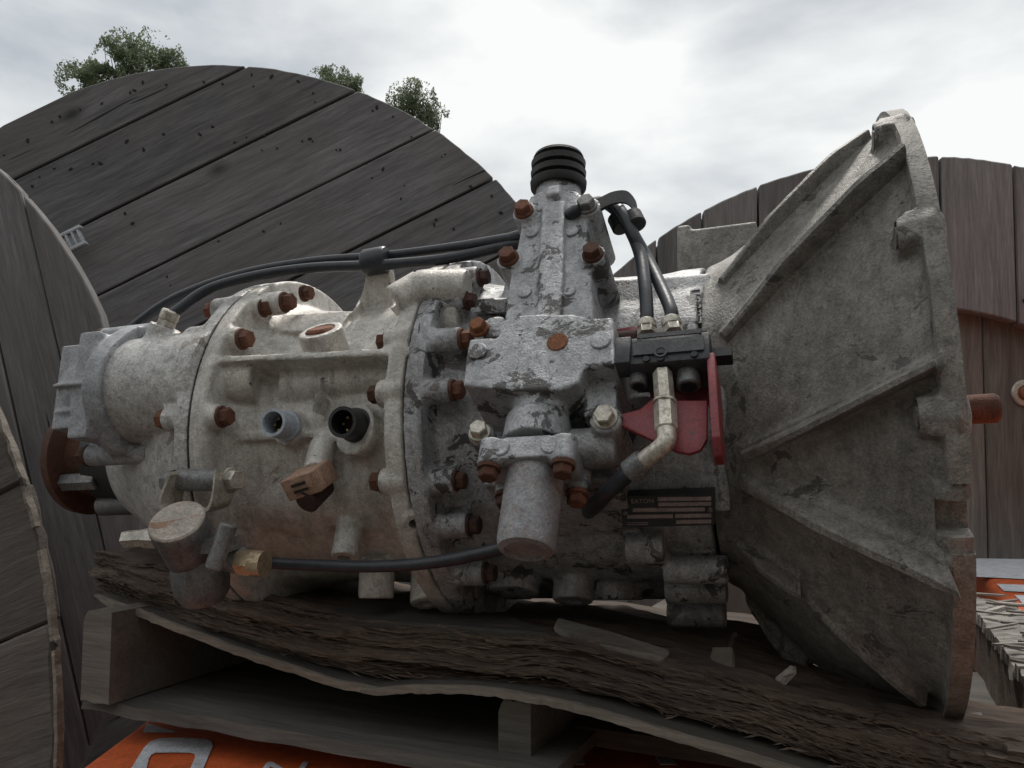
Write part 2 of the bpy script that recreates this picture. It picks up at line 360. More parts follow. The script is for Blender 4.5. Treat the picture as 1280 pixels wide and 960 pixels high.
# ------------------------------------------------------------------ ground
GZ = -0.02
gm = MB(); N = 90
def gx(i): q = i / N * 2 - 1; return 250 * q * abs(q) ** 1.9
def smooth(q): q = min(1, max(0, q)); return q * q * (3 - 2 * q)
def gz(x, y):                                                 # level yard; unseen bank added behind the lens to shade the gearbox front
    z = GZ - 0.02 + 0.025 * noise.noise(V3((x * .6, y * .6, 0)))
    k = smooth((-1.3 - y) / 3.4)
    return z + k * (4.3 + 0.6 * noise.noise(V3((x * .2, y * .2, 4))))
V3 = Vector
for j in range(N + 1):
    for i in range(N + 1):
        x, y = gx(i), gx(j); gm.v.append((x, y, gz(x, y)))
gm.f = [[j*(N+1)+i, j*(N+1)+i+1, (j+1)*(N+1)+i+1, (j+1)*(N+1)+i] for j in range(N) for i in range(N)]
g = part('ground', gm, 'ground', None); g['kind'] = 'structure'

# ------------------------------------------------------------------ cable reels
def plank_mesh(w0, w1, R, th, rin=0.0, side=0, rj=0.0):
    """one plank of a disc: strip between w0 and w1, cut by the rim (and by the inner circle when side is +-1)"""
    K = 10; up = []; lowp = []
    wc = (w0 + w1) / 2
    for k in range(K + 1):
        w_ = w0 + (w1 - w0) * k / K
        uo = math.sqrt(max(R * R - w_ * w_, 1e-5)) + random.uniform(-rj, rj)
        if side == 0: a, b_ = -uo, uo
        else:
            ui = math.sqrt(max(rin * rin - w_ * w_, 0.0))
            a, b_ = (ui, uo) if side > 0 else (-uo, -ui)
        up.append(Vector((b_, w_ - wc, 0))); lowp.append(Vector((a, w_ - wc, 0)))
    mb = MB(); mb.prism(up + lowp[::-1], Vector((0, 0, -th)))
    return mb, wc
def disc(parent, R, n, th, mat, z=0.0, gap=0.004, rin=0.0, rot=0.0, rj=0.002, name='plank', jit=0.0025, uneven=0.25, seams=None):
    """planks laid side by side; parent frame: x along grain, y across, z towards the viewer"""
    ws = [-R + 2 * R * i / n for i in range(n + 1)]
    for i in range(1, n): ws[i] += random.uniform(-uneven, uneven) * R / n
    if seams: ws = seams; n = len(ws) - 1
    rm = Matrix.Rotation(rot, 4, 'Z')
    for i in range(n):
        a, b_ = ws[i] + gap / 2, ws[i+1] - gap / 2
        if i == 0: a += 0.012
        if i == n - 1: b_ -= 0.012
        sides = [0]
        if rin and min(abs(a), abs(b_)) < rin: sides = [1, -1]
        for sd_ in sides:
            mb, wc = plank_mesh(a, b_, R, th, rin, sd_, rj)
            me = evaluate(mb.mesh(name), [('BEVEL', dict(width=0.0025, segments=1, limit_method='ANGLE', angle_limit=R_(40)))])
            o = link(name, me, mat, parent, True, 30)
            o.matrix_local = rm @ Matrix.Translation((0, wc, z + random.uniform(-jit, jit))) @ Matrix.Rotation(random.uniform(-.004, .004), 4, 'X')
nail_me = None
def nails(parent, pts, z, mat='rust_dark', r=0.006):
    global nail_me
    if nail_me is None:
        nail_me = MB().lathe(Vector((0, 0, -0.01)), Vector((0, 0, 1)), [(0, 0.003), (0.009, 0.003), (0.0091, 0.006), (0.0115, 0.0055), (0.012, 0.003)], 10).mesh('nail')
    for x, y in pts:
        o = link('nail', nail_me, mat, parent, True); k_ = r / 0.006 * random.uniform(.7, 1.25); o.matrix_local = Matrix.Translation((x, y, z)) @ Matrix.Rotation(random.uniform(0, 3), 4, 'Z') @ Matrix.Diagonal((k_ * random.uniform(.9, 2.0), k_, k_, 1))
def reel_frame(px, py, D, yaw, roll):
    """yaw: turn about the vertical; roll: grain direction in the disc's plane"""
    c = C(px, py, D); xx = Vector((math.cos(yaw), math.sin(yaw), 0)); zz = Vector((math.sin(yaw), -math.cos(yaw), 0)); yy = zz.cross(xx)
    return basis(c, xx, yy, zz) @ Matrix.Rotation(roll, 4, 'Z')

# big reel behind, facing the lens
D1 = 2.2; R1 = 1.041
t1 = thing('cable_reel', 'huge dark wooden cable reel with slanting planks behind the gearbox', 'cable reel', reel_frame(257, 570.5, D1, 0.0, R_(27)), 'wooden cable reels')
disc(t1, R1, 11, 0.035, 'wood_dark', 0.0, gap=0.006, name='plank', seams=[-R1, -.83, -.64, -.45, -.26, -.068, .123, .3146, .506, .695, .888, R1 + .01])
disc(t1, R1 - 0.008, 10, 0.035, 'wood_dark', -0.04, rot=R_(90), name='backing_plank')
pts = []
for wr in (0.955, 0.82):
    for k in range(80):
        a = R_(15 + k * 6.3 + random.uniform(-2.5, 2.5)); q_ = wr + random.uniform(-.025, .025); pts.append((R1 * q_ * math.cos(a), R1 * q_ * math.sin(a)))
for k in range(40): pts.append((random.uniform(-0.55, 0.75) * R1, random.choice((0.62, 0.45, 0.27, 0.1)) * R1 + random.uniform(-.03, .03)))
nails(t1, pts, -0.0005, 'nail', 0.0032)
part('hub', MB().lathe(Vector((0, 0, -0.72)), Vector((0, 0, 1)), [(0, 0.5), (0.64, 0.5)], 40), 'wood_dark', t1)
disc(t1, R1, 9, 0.04, 'wood_dark', -0.72, name='rear_plank')

# reel on the right, behind the bell housing
D2 = 1.5; R2 = 0.795; RI2 = 0.517
t2 = thing('cable_reel', 'grey wooden cable reel with upright planks and recessed middle, right of the bell housing', 'cable reel', reel_frame(1155, 748.7, D2, R_(-5.8), R_(89)), 'wooden cable reels')
disc(t2, R2, 15, 0.03, 'wood_grey', 0.0, rin=RI2, gap=0.004, name='plank', uneven=0.35, rj=0.0007)
disc(t2, R2 - 0.006, 14, 0.03, 'wood_brown', -0.034, gap=0.002, name='inner_plank')
disc(t2, R2 - 0.004, 12, 0.03, 'wood_grey', -0.42, name='rear_plank')
part('hub', MB().lathe(Vector((0, 0, -0.42)), Vector((0, 0, 1)), [(0, 0.45), (0.35, 0.45)], 40), 'wood_brown', t2)
ti = t2.matrix_world.inverted(); c_l = ti @ CAM; c_d = ti.to_3x3() @ wdir(1282, 491); wq = c_l + c_d * ((-0.03 - c_l.z) / c_d.z)
wm = MB().lathe(Vector((wq.x, wq.y, -0.034)), Vector((0, 0, 1)), [(0, 0.024), (0.004, 0.024), (0.006, 0.022), (0.006, 0.014), (0, 0.014)], 28, ring=True); part('washer', wm, 'zinc', t2)
wb = MB().rcyl(Vector((wq.x, wq.y, -0.034)), Vector((wq.x, wq.y, -0.018)), 0.013, 0.003); part('through_bolt', wb, 'rust_orange', t2)
pts = [(random.uniform(0.45, 0.97) * R2, random.uniform(-0.3, 0.3) * R2) for k in range(26)]
nails(t2, [p for p in pts if RI2 + .02 < math.hypot(*p) < R2 - .02], 0.0, 'nail', 0.0025)

# loose reel flanges on the left
t3 = thing('reel_flange', 'dark grey plank reel flange standing between the rough flange and the big reel', 'reel flange', reel_frame(-387, 660, 1.7, R_(-5.6), R_(-74)), 'reel flanges at the left')
R3 = 0.9386
disc(t3, R3, 17, 0.026, 'wood_dark', 0.0, gap=0.005)
disc(t3, R3 - 0.09, 9, 0.03, 'wood_dark', -0.030, rot=R_(90), name='backing_plank')
nails(t3, [(random.uniform(-.7, .7) * R3, random.uniform(-.1, .9) * R3 * .7) for k in range(30)], 0.0, 'nail', 0.0035)
t4 = thing('reel_flange', 'rough brown reel flange with pale splintered rim at the left edge', 'reel flange', reel_frame(-306, 865.5, 1.35, R_(-25.7), R_(20)), 'reel flanges at the left')
R4 = 0.704
disc(t4, R4, 7, 0.016, 'wood_near', 0.0, gap=0.004, rj=0.004, jit=0.004)
disc(t4, R4 - 0.10, 7, 0.02, 'wood_near', -0.021, rot=R_(90), name='backing_plank')
# pale rim hoop pieces
rng = random.Random(3)
for a0, a1 in ((-25, 21), (23.5, 50), (51, 80)):
    mb = MB(); secs = []
    nseg = 40
    for k in range(nseg + 1):
        a = R_(a0 + (a1 - a0) * k / nseg) - R_(20)
        r0 = R4 + 0.002; r1 = R4 + 0.008 + 0.002 * noise.noise(Vector((a * 30, 1, 2)))
        if k > nseg - 2: r1 = r0 + 0.006
        z0 = -0.006; z1 = 0.003 + 0.003 * noise.noise(Vector((a * 40, 5, 2)))
        cs, sn = math.cos(a), math.sin(a)
        secs.append([Vector((r0*cs, r0*sn, z0)), Vector((r1*cs, r1*sn, z0)), Vector((r1*cs, r1*sn, z1)), Vector((r0*cs, r0*sn, z1))])
    mb.strip(secs); part('rim_strip', mb, 'wood_edge', t4, False)

# clear plastic clip fixed on the big reel
cc = C(92, 301, D1 - 0.006); tcl = thing('plastic_clip', 'small clear plastic clip stuck on the big reel plank', 'clip', basis(cc, Vector((math.cos(R_(27)), 0, math.sin(R_(27)))), Vector((-math.sin(R_(27)), 0, math.cos(R_(27))))) @ Matrix.Scale(1.15, 4))
V = Vector
part('body', MB().box(V((0, 0, 0)), V((.022, 0, 0)), V((0, .016, 0)), V((0, 0, .004))), 'clear', tcl, False)
for yy in (-.019, .019):
    bevelled('rail', MB().box(V((.003 if yy > 0 else -.002, yy, .004)), V((.028, 0, 0)), V((0, .004, 0)), V((0, 0, .009))), 'clear', tcl, 0.002)
for xx in (-.021, -.007, .007, .021): part('rib', MB().box(V((xx, 0, .006)), V((.0025, 0, 0)), V((0, .0148, 0)), V((0, 0, .006))), 'clear', tcl, False)

# ------------------------------------------------------------------ wrapped stacks under the pallet
def wrapped(name, label, x0, x1, y0, y1, z0, z1, rot=0.0, bands=()):
    """film-wrapped pack: a softly uneven block with printed bands"""
    o = thing(name, label, 'wrapped stack', Matrix.Translation(((x0+x1)/2, (y0+y1)/2, z0)) @ Matrix.Rotation(rot, 4, 'Z'))
    hx, hy, h = (x1-x0)/2, (y1-y0)/2, z1 - z0
    mb = MB().box(V((0, 0, h/2)), V((hx, 0, 0)), V((0, hy, 0)), V((0, 0, h/2)))
    me = evaluate(mb.mesh('film'), [('BEVEL', dict(width=0.012, segments=3))]); me.materials.clear()
    link('film', me, 'orange', o, True, 50)
    return o, hx, hy, h
st, hx, hy, hz = wrapped('wrapped_stack', 'orange film wrapped stack with white lettering under the pallet', -0.405, 0.95, 0.70, 1.10, GZ, 0.757)
SM = st.matrix_world.copy(); SI = SM.inverted()
def onstack(px, py, z=0.757, up=0.0015):
    d = wdir(px, py); t = (z - CAM.z) / d.z; p = CAM + d * t; return V((p.x, p.y, z + up))
def flat(name, pixpts, parent, inv, z, mat='white', up=0.0012, hole=None):
    pts = [inv @ onstack(a, b, z, 0) for a, b in pixpts]
    mb = MB(); n = len(pts)
    if hole:
        hp = [inv @ onstack(a, b, z, 0) for a, b in hole]
        for k in (0, 1):
            pass
        vs_ = [p + V((0, 0, up)) for p in pts] + [p + V((0, 0, up)) for p in hp]
        mb.add(vs_, [[i, (i+1) % n, n + (i+1) % n, n + i] for i in range(n)])
    else: mb.add([p + V((0, 0, up)) for p in pts], [list(range(n))])
    return part(name, mb, mat, parent, False)
def ringpts(cx, cy, w_, h_, r, sk, n=5):
    q = []
    for (sx, sy, a0) in ((1, 1, 0), (-1, 1, 90), (-1, -1, 180), (1, -1, 270)):
        for k in range(n + 1):
            a = R_(a0 + 90 * k / n)
            q.append((cx + sx * (w_ - r) + r * math.cos(a), cy + sy * (h_ - r) + r * math.sin(a)))
    return q
def ringletter(cx, cy, w_, h_, th, r, name='letter'):
    """rounded-rectangle letter on the stack top, in stack units"""
    A = ringpts(cx, cy, w_, h_, r, 0); B = ringpts(cx, cy, w_ - th, h_ - th, max(r - th, 0.004), 0); n = len(A)
    mb = MB(); mb.add([V((x, y, hz + 0.0012)) for x, y in A + B], [[i, (i+1) % n, n + (i+1) % n, n + i] for i in range(n)])
    return part(name, mb, 'white', st, False)
flat('letter', [(150, 985), (165, 960), (180, 936), (188, 928), (200, 924), (230, 923.5), (256, 925), (264, 928), (266, 934), (254, 962), (246, 985)], st, SI, 0.757,
     hole=[(176, 985), (182, 966), (186, 950), (189, 945), (194, 942.5), (215, 942), (238, 942.5), (243, 944), (244, 948), (236, 966), (230, 985)])
flat('letter', [(183, 905), (222, 917), (179, 917)], st, SI, 0.757)
def stack_text(s, px, py, size, parent=None):
    me = text_mesh(s, size, 0.0004); o = link('letter', me, 'white', parent or st, False)
    p = (SI @ onstack(px, py)); o.matrix_local = Matrix.Translation((p.x, p.y, hz + 0.0012)); return o
stack_text('N', 352, 966, 0.062)
stack_text('E', 585, 880, 0.2); stack_text('M', 770, 935, 0.16); stack_text('O', 905, 945, 0.075)
# ------------------------------------------------------------------ pallet
PA = R_(24.5); pu = V((math.cos(PA), -math.sin(PA), 0)); pv = V((math.sin(PA), math.cos(PA), 0))
PO = V((-0.45, 0.90, 0))
PM = basis(PO, pu, pv); PI = PM.inverted()
def FP(px, py, off=0.0):
    d = wdir(px, py); p0 = PO + pv * off; t = (p0 - CAM).dot(pv) / d.dot(pv); return PI @ (CAM + d * t)
pal = thing('pallet', 'broken grey wooden pallet carrying the gearbox', 'pallet', PM)
def rough_beam(name, secs_c, hw, hh, mat, parent, n=40, amp=0.002, fx=9, seed=0, taper=None):
    """plank along a polyline of centres (local); hw half width (pv), hh half height; slightly uneven faces"""
    cs = catmull(secs_c, max(2, n // max(1, len(secs_c) - 1))); mb = MB(); secs = []
    m = 5
    for i, c in enumerate(cs):
        loop = []
        for (y0, z0, y1, z1) in ((-1, -1, 1, -1), (1, -1, 1, 1), (1, 1, -1, 1), (-1, 1, -1, -1)):
            for k in range(m):
                y = y0 + (y1 - y0) * k / m; z = z0 + (z1 - z0) * k / m
                nz = noise.noise(V((c.x * fx + seed, y * 2.2 + seed, z * 2.2))) * amp + noise.noise(V((c.x * fx * 5 + seed, y * 5, z * 5))) * amp * 0.4
                loop.append(c + V((0, y * (hw + nz), z * (hh + nz))))
        secs.append(loop)
    mb.strip(secs); return part(name, mb, mat, parent, True)
def stringer(name, pxl, pyt, pyb, wid, length, mat, seed, off=0.0):
    a = FP(pxl, pyt, off); b = FP(pxl, pyb, off); hh = (a.z - b.z) / 2
    mb = MB(); secs = []; n = 24; m = 6
    for i in range(n + 1):
        y = length * i / n; loop = []
        for (x0, z0, x1, z1) in ((0, -1, 1, -1), (1, -1, 1, 1), (1, 1, 0, 1), (0, 1, 0, -1)):
            for k in range(m):
                xx = x0 + (x1 - x0) * k / m; zz = z0 + (z1 - z0) * k / m
                if zz > 0.9 and xx < 0.05: zz = 0.84; xx = 0.06        # chipped corner
                nz = noise.noise(V((y * 12 + seed, xx * 3 + seed, zz * 3))) * 0.003
                loop.append(V((a.x + xx * wid + nz, a.y + y, b.z + hh + zz * hh + nz)))
        secs.append(loop)
    mb.strip(secs); return part(name, mb, mat, parent=pal)
stringer('stringer', 105, 762, 876, 0.040, 0.55, 'wood_pallet', 1.0)
stringer('stringer', 623, 872, 985, 0.030, 0.60, 'wood_pallet', 5.0, 0.045)
# bottom sheet lying on the stack
bb = MB(); secs = []
BB0 = FP(105, 878)
def bz(u): return BB0.z
for i in range(41):
    u = 0.0 + 0.52 * i / 40; v1 = 0.46 if u < 0.28 else 0.46 - 0.7 * (u - 0.28) ** 1.1
    nz = 0.0015 * noise.noise(V((u * 20, 0, 0)))
    secs.append([V((u, 0.010 + nz * 2, bz(u) - 0.011 + nz)), V((u, v1, bz(u) - 0.011)), V((u, v1, bz(u))), V((u, 0.013 + nz * 2, bz(u) + nz))])
bb.strip(secs); part('bottom_board', bb, 'wood_deck', pal)
# thin bowed deck boards with pale broken edges
def deck(name, pix, depth, th, mat, seed, off):
    ps = catmull([FP(a, b, off) for a, b in pix], 12); mb = MB(); secs = []
    for i, p in enumerate(ps):
        n0 = 0.003 * noise.noise(V((p.x * 25 + seed, 0, seed))) + 0.0012 * noise.noise(V((p.x * 140, 3, seed)))
        e = min(1.0, (min(i, len(ps) - 1 - i) + 0.6) / 4)
        loop = []
        for k in range(7): loop.append(p + V((0, n0 + depth * k / 6, -th * e + 0.0006 * noise.noise(V((p.x * 90, k, 1))))))
        for k in range(6, -1, -1): loop.append(p + V((0, n0 + depth * k / 6, 0.0006 * noise.noise(V((p.x * 90, k, 4))))))
        secs.append(loop)
    mb.strip(secs); o = part(name, mb, mat, pal)
    eb = MB(); es = []
    for i, p in enumerate(ps):
        q = secs[i][0]; q2 = secs[i][-1]; w_ = 0.0012 + 0.001 * noise.noise(V((p.x * 60, seed, 2))); k = 0.0012 * noise.noise(V((p.x * 110, seed, 9)))
        es.append([q + V((0, -w_, -.0005 + k)), q + V((0, .004, -.0005)), q2 + V((0, .004, .0006)), q2 + V((0, -w_, .0006 + k))])
    eb.strip(es); part('broken_edge', eb, 'wood_edge', o, False); return o
deck('deck_board', [(119, 744), (180, 766), (250, 793), (330, 822), (420, 850), (490, 864)], 0.13, 0.0055, 'wood_deck', 2, 0.03)
deck('deck_board', [(452, 862), (520, 858), (590, 859), (660, 868), (740, 886), (850, 918), (960, 950), (1100, 994), (1250, 1040)], 0.12, 0.0055, 'wood_deck', 7, 0.025)
# right stringer with bleached splintered top, running away from the lens
def right_stringer():
    z1, z0 = 0.862, 0.792
    A = onstack(1284, 862, z1, 0); Bv = onstack(1212, 757, z1, 0); A.z = Bv.z = 0; dv = (Bv - A).normalized(); A = A - dv * 0.12; ln = (Bv - A).length
    lat = V((dv.y, -dv.x, 0)); wid = 0.042
    mb = MB(); secs = []; n = 60
    for i in range(n + 1):
        s_ = ln * i / n; loop = []
        for k in range(5): loop.append((0.0, z0 + (z1 - z0) * k / 4))
        for k in range(1, 15): loop.append((wid * k / 15, z1 + 0.006 * abs(noise.noise(V((k * 0.8, s_ * 60, 3)))) + 0.004 * noise.noise(V((k * 0.3, s_ * 150, 8)))))
        for k in range(5): loop.append((wid, z1 - (z1 - z0) * k / 4))
        secs.append([PI @ (A + dv * s_ + lat * (x + 0.002 * noise.noise(V((s_ * 30, z * 60, 1)))) + V((0, 0, z))) for x, z in loop])
    mb.strip(secs); o = part('stringer', mb, 'rotten', pal)
    # bleached, splintered top face
    mb = MB(); n2 = 150; m2 = 9; vs_ = []; fs = []
    for i in range(n2 + 1):
        s_ = ln * i / n2; cr = math.floor(s_ * 55 + 1.5 * noise.noise(V((s_ * 40, 0, 2))))
        for k in range(m2 + 1):
            x = -0.002 + (wid + .004) * k / m2
            h = 0.010 + 0.007 * noise.noise(V((cr * 3.7 + k * .12, 1, 5))) + 0.002 * noise.noise(V((s_ * 300, k * .4, 5)))
            jg = 0.002 * noise.noise(V((cr * 2.3, 4, k * .05))) if k in (0, m2) else 0
            vs_.append(PI @ (A + dv * (s_ + 0.02 * x / wid * 0) + lat * (x + jg) + V((0, 0, z1 + h))))
    for i in range(n2):
        for k in range(m2): fs.append([i*(m2+1)+k, i*(m2+1)+k+1, (i+1)*(m2+1)+k+1, (i+1)*(m2+1)+k])
    mb.add(vs_, fs); me = evaluate(mb.mesh('splintered_top'), [('SOLIDIFY', dict(thickness=0.012, offset=-1.0))]); me.materials.clear()
    tp_ = link('splintered_top', me, 'wood_white', o, False)
    rn = random.Random(5)
    for k in range(22):
        s_ = ln * (k + rn.random()) / 22; l_ = rn.uniform(0.02, 0.045); wdt = rn.uniform(0.0015, 0.004)
        c = A + dv * s_ + lat * (wid / 2 + rn.uniform(-0.016, 0.016)) + V((0, 0, z1 + 0.012 + rn.uniform(0, 0.004)))
        ang = rn.uniform(-0.7, 0.7); a_ = (lat * math.cos(ang) + dv * math.sin(ang) + V((0, 0, rn.uniform(-.12, .2)))).normalized(); b_ = V((-a_.y, a_.x, 0))
        mb = MB(); mb.prism([PI @ p for p in (c - a_ * l_ * .6, c - a_ * l_ * .3 + b_ * wdt, c + a_ * l_ * .5 + b_ * wdt * .7, c + a_ * l_ * .62, c + a_ * l_ * .45 - b_ * wdt * .8, c - a_ * l_ * .4 - b_ * wdt)], PI.to_3x3() @ V((0, 0, 0.002)))
        part('splinter', mb, 'wood_white' if k % 2 else 'wood_pallet', o, False)
right_stringer()
# pack at the far right, lying along the right stringer
PZ = 0.858
q0 = PI @ onstack(1276, 792, PZ, 0); q1 = PI @ onstack(1250, 690, PZ, 0)
st2, hx2, hy2, hz2 = wrapped('wrapped_pack', 'orange and white film wrapped pack at the right edge by the reel', 0, 0.9, 0, q1.y + 0.12, 0.757, PZ)
st2.matrix_world = PM @ Matrix.Translation((q0.x + 0.45, (q1.y - 0.12) / 2, 0.757))
SI2 = st2.matrix_world.inverted()
flat('printed_band', [(1200, 691), (1300, 694), (1300, 726), (1218, 722)], st2, SI2, PZ, up=0.0015)
for q in ([(1246, 731), (1300, 733), (1300, 742), (1255, 740)], [(1268, 745), (1300, 746), (1300, 756), (1278, 755)], [(1270, 777), (1300, 778), (1300, 790), (1277, 789)]):
    flat('letter', q, st2, SI2, PZ, up=0.0015)
# inner deck board seen between bell and right stringer, and pale broken end
for v0 in (0.20, 0.315, 0.43):
    m_ = MB(); ss = []
    for i in range(25):
        u = -0.01 + 0.57 * i / 24; z = 0.828 - 0.03 * u + 0.001 * noise.noise(V((u * 30, v0 * 9, 0)))
        ss.append([V((u, v0, z - .016)), V((u, v0 + .095, z - .016)), V((u, v0 + .095, z)), V((u, v0, z))])
    m_.strip(ss); part('deck_board', m_, 'wood_deck', pal)
d2 = MB(); secs = []
for i in range(21):
    u = 0.80 + 0.30 * i / 20
    secs.append([V((u, 0.12, 0.782)), V((u, 0.50, 0.782)), V((u, 0.50, 0.798)), V((u, 0.12, 0.798 + 0.001 * noise.noise(V((u * 50, 0, 0)))))])
d2.strip(secs); part('deck_board', d2, 'wood_deck', pal)
d3 = MB(); secs = []  # added infill board, its dark wood stands for the shade under the bell
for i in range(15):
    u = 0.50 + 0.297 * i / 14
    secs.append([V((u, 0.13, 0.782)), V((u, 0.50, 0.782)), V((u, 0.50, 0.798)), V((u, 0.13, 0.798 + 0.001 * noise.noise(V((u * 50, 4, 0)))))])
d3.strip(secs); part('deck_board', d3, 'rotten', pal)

m_ = MB(); ss = []
for i in range(31):
    u = 0.04 + 0.52 * i / 30; z1 = 0.868 + 0.004 * noise.noise(V((u * 14, 0, 0))); y0 = 0.205 + 0.004 * noise.noise(V((u * 22, 3, 0)))
    ss.append([V((u, y0, 0.80)), V((u, y0 + .06, 0.80)), V((u, y0 + .06, z1)), V((u, y0 + .004, z1))])
m_.strip(ss); part('added_bearer', m_, 'rotten', pal)  # added timber, dark so the gap below the case reads as shade
m_ = MB(); ss = []
for i in range(31):
    u = -0.02 + 0.68 * i / 30; z1 = 0.872 - 0.02 * max(0, u - .3) + 0.004 * noise.noise(V((u * 14, 7, 0))); y0 = 0.32 + 0.004 * noise.noise(V((u * 22, 9, 0)))
    ss.append([V((u, y0, 0.79)), V((u, y0 + .05, 0.79)), V((u, y0 + .05, z1)), V((u, y0 + .004, z1))])
m_.strip(ss); part('added_bearer', m_, 'rotten', pal)  # second added timber, hides sunlit surfaces behind the shaded gap
# ------------------------------------------------------------------ rotten beam under the gearbox
bt = thing('rotten_beam', 'thick dark brown rotten beam splitting into fibres under the gearbox', 'beam', PM)
TOP = [(124, 690), (165, 697), (235, 722), (320, 748), (420, 768), (560, 786), (700, 798), (860, 828), (1000, 868), (1100, 893), (1200, 913), (1330, 935)]
BOT = [(124, 748), (165, 762), (235, 782), (320, 806), (420, 832), (560, 852), (700, 858), (860, 894), (1000, 936), (1100, 966), (1200, 996), (1330, 1030)]
BO = 0.055
tp = catmull([FP(a, b, BO) for a, b in TOP], 26); bo = catmull([FP(a, b, BO) for a, b in BOT], 26)
mb = MB(); secs = []; NT = 36; ND = 12; surf = []
for i in range(len(tp)):
    a, b = tp[i], bo[i]; x = a.x; loop = []
    dep = 0.20 if x < 0.5 else max(0.11, 0.20 - (x - 0.5) * 0.35)
    row = []
    for k in range(NT + 1):                                  # front face, bottom to top
        f = k / NT; p = b.lerp(a, f)
        ly = noise.noise(V((x * 3.5, f * 5.0, 2.0))) * 0.008 + noise.noise(V((x * 12, f * 18.0, 5.0))) * 0.006 + noise.noise(V((x * 60, f * 60, 1.0))) * 0.003
        lay = math.floor(f * 7 + 1.1 * noise.noise(V((x * 2.2, 0, 9))))                    # split layers, broken off at different lengths
        stp = 0.016 * noise.noise(V((lay * 7.3, math.floor(x * 5 + 2.5 * noise.noise(V((lay * 3.1, 0, 0)))) * 2.7, 3.0)))
        bulge = 0.010 * math.sin(math.pi * f) + stp
        p = V((p.x, p.y - bulge + ly, p.z + 0.004 * noise.noise(V((x * 14, f * 3, 7)))))
        loop.append(p); row.append(p)
    for k in range(1, ND + 1):                               # top, going back
        f = k / ND; z = a.z + 0.006 * noise.noise(V((x * 12, f * 8, 11))) + 0.003 * noise.noise(V((x * 50, f * 40, 3)))
        loop.append(V((a.x, a.y + dep * f, z - 0.006 * f)))
    for k in range(3): loop.append(V((b.x, b.y + dep * (1 - k / 3), b.z)))
    secs.append(loop); surf.append(row)
mb.strip(secs); part('timber', mb, 'rotten', bt)
rn = random.Random(11); fb = MB()
for k in range(3200):
    i = rn.randrange(1, len(surf) - 14); j = rn.randrange(0, NT)
    p = surf[i][j].lerp(surf[i][j + 1], rn.random()); l_ = rn.randrange(2, 8); q = surf[min(i + l_, len(surf) - 1)][j].lerp(surf[min(i + l_, len(surf) - 1)][j + 1], rn.random())
    o1 = V((0, -rn.uniform(0.0003, 0.003), 0)); o2 = V((0, -rn.uniform(0.0, 0.004) * (3 if rn.random() < .05 else 1), rn.uniform(-.002, .002)))
    wd = rn.uniform(0.0003, 0.0009); m_ = p.lerp(q, 0.5) + o2 * 0.5 + V((0, -.0008, rn.uniform(-.0015, .0015)))
    fb.add([p + o1, m_ + V((0, 0, -wd)), q + o2, m_ + V((0, -wd, wd))], [[0, 1, 3], [1, 2, 3]])
for k in range(220):                                          # fibres fraying from both lower and upper edges
    i = rn.randrange(1, len(surf) - 12); j = rn.choice((0, 1, 2, 3)); p = surf[i][j]; d_ = V((rn.uniform(-.02, .03), -rn.uniform(0, .006), rn.uniform(-.006, .008)))
    wd = rn.uniform(0.0003, 0.0008); fb.add([p, p + d_ * .5 + V((0, 0, wd)), p + d_, p + d_ * .5 + V((0, -wd, -wd))], [[0, 1, 3], [1, 2, 3]])
o = part('loose_fibres', fb, 'fibre', bt, False); o['kind'] = 'stuff'
# chips and slabs lying on the beam
def slab(name, label, pix, off, th, mat, group='wood chips on the beam', lift=0.0, tilt=0.0):
    pts = []
    for (a, b, dp) in pix: pts.append(PM @ FP(a, b, off + dp))
    c = sum(pts, V((0, 0, 0))) / len(pts)
    mb = MB(); mb.prism([p - c for p in pts], V((0, 0, -th))); me = evaluate(mb.mesh(name), [('BEVEL', dict(width=min(th * .3, .002), segments=1))]); me.materials.clear()
    o = link(name, me, mat, None, False); o.location = c; tag(o, label, 'wood chip', group); return o
slab('wood_slab', 'flat grey rotten slab wedged under the gearbox middle', [(398, 770, 0), (445, 748, .07), (560, 757, .08), (640, 770, .06), (690, 792, .0), (560, 782, 0), (470, 776, 0)], BO, 0.012, 'wood_deck')
slab('split_slat', 'pale grey split slat lying on the beam below the gearbox', [(692, 783, 0.0), (697, 771, .02), (762, 789, .02), (838, 811, .0), (828, 822, -.01), (760, 806, -.01), (716, 797, 0)], BO + 0.005, 0.006, 'wood_pallet')
slab('wood_chip', 'upright splintered chip by the bell housing foot', [(966, 845, 0), (988, 829, .0), (998, 831, .005), (980, 852, 0)], BO + 0.012, 0.007, 'wood_white')
slab('wood_block', 'small square grey block end beside the bell housing foot', [(886, 845, 0), (888, 806, .01), (918, 806, .012), (919, 845, 0)], BO + 0.02, 0.01, 'wood_pallet')
slab('wood_chip', 'bleached broken chip at the bell housing bottom corner', [(1165, 905, 0), (1190, 890, .01), (1228, 888, .015), (1236, 906, 0), (1205, 915, -.01)], BO + 0.05, 0.006, 'wood_white')
slab('broken_board', 'long bleached board end on the right beside the rotten beam', [(1205, 918, 0), (1235, 900, .03), (1330, 905, .04), (1330, 932, 0)], BO + 0.05, 0.008, 'wood_white')

# ------------------------------------------------------------------ gearbox
gb = thing('truck_gearbox', 'dirty aluminium truck gearbox with bell housing lying on the pallet', 'gearbox', GM)
O0 = V((0, 0, 0)); NX = V((-1, 0, 0))

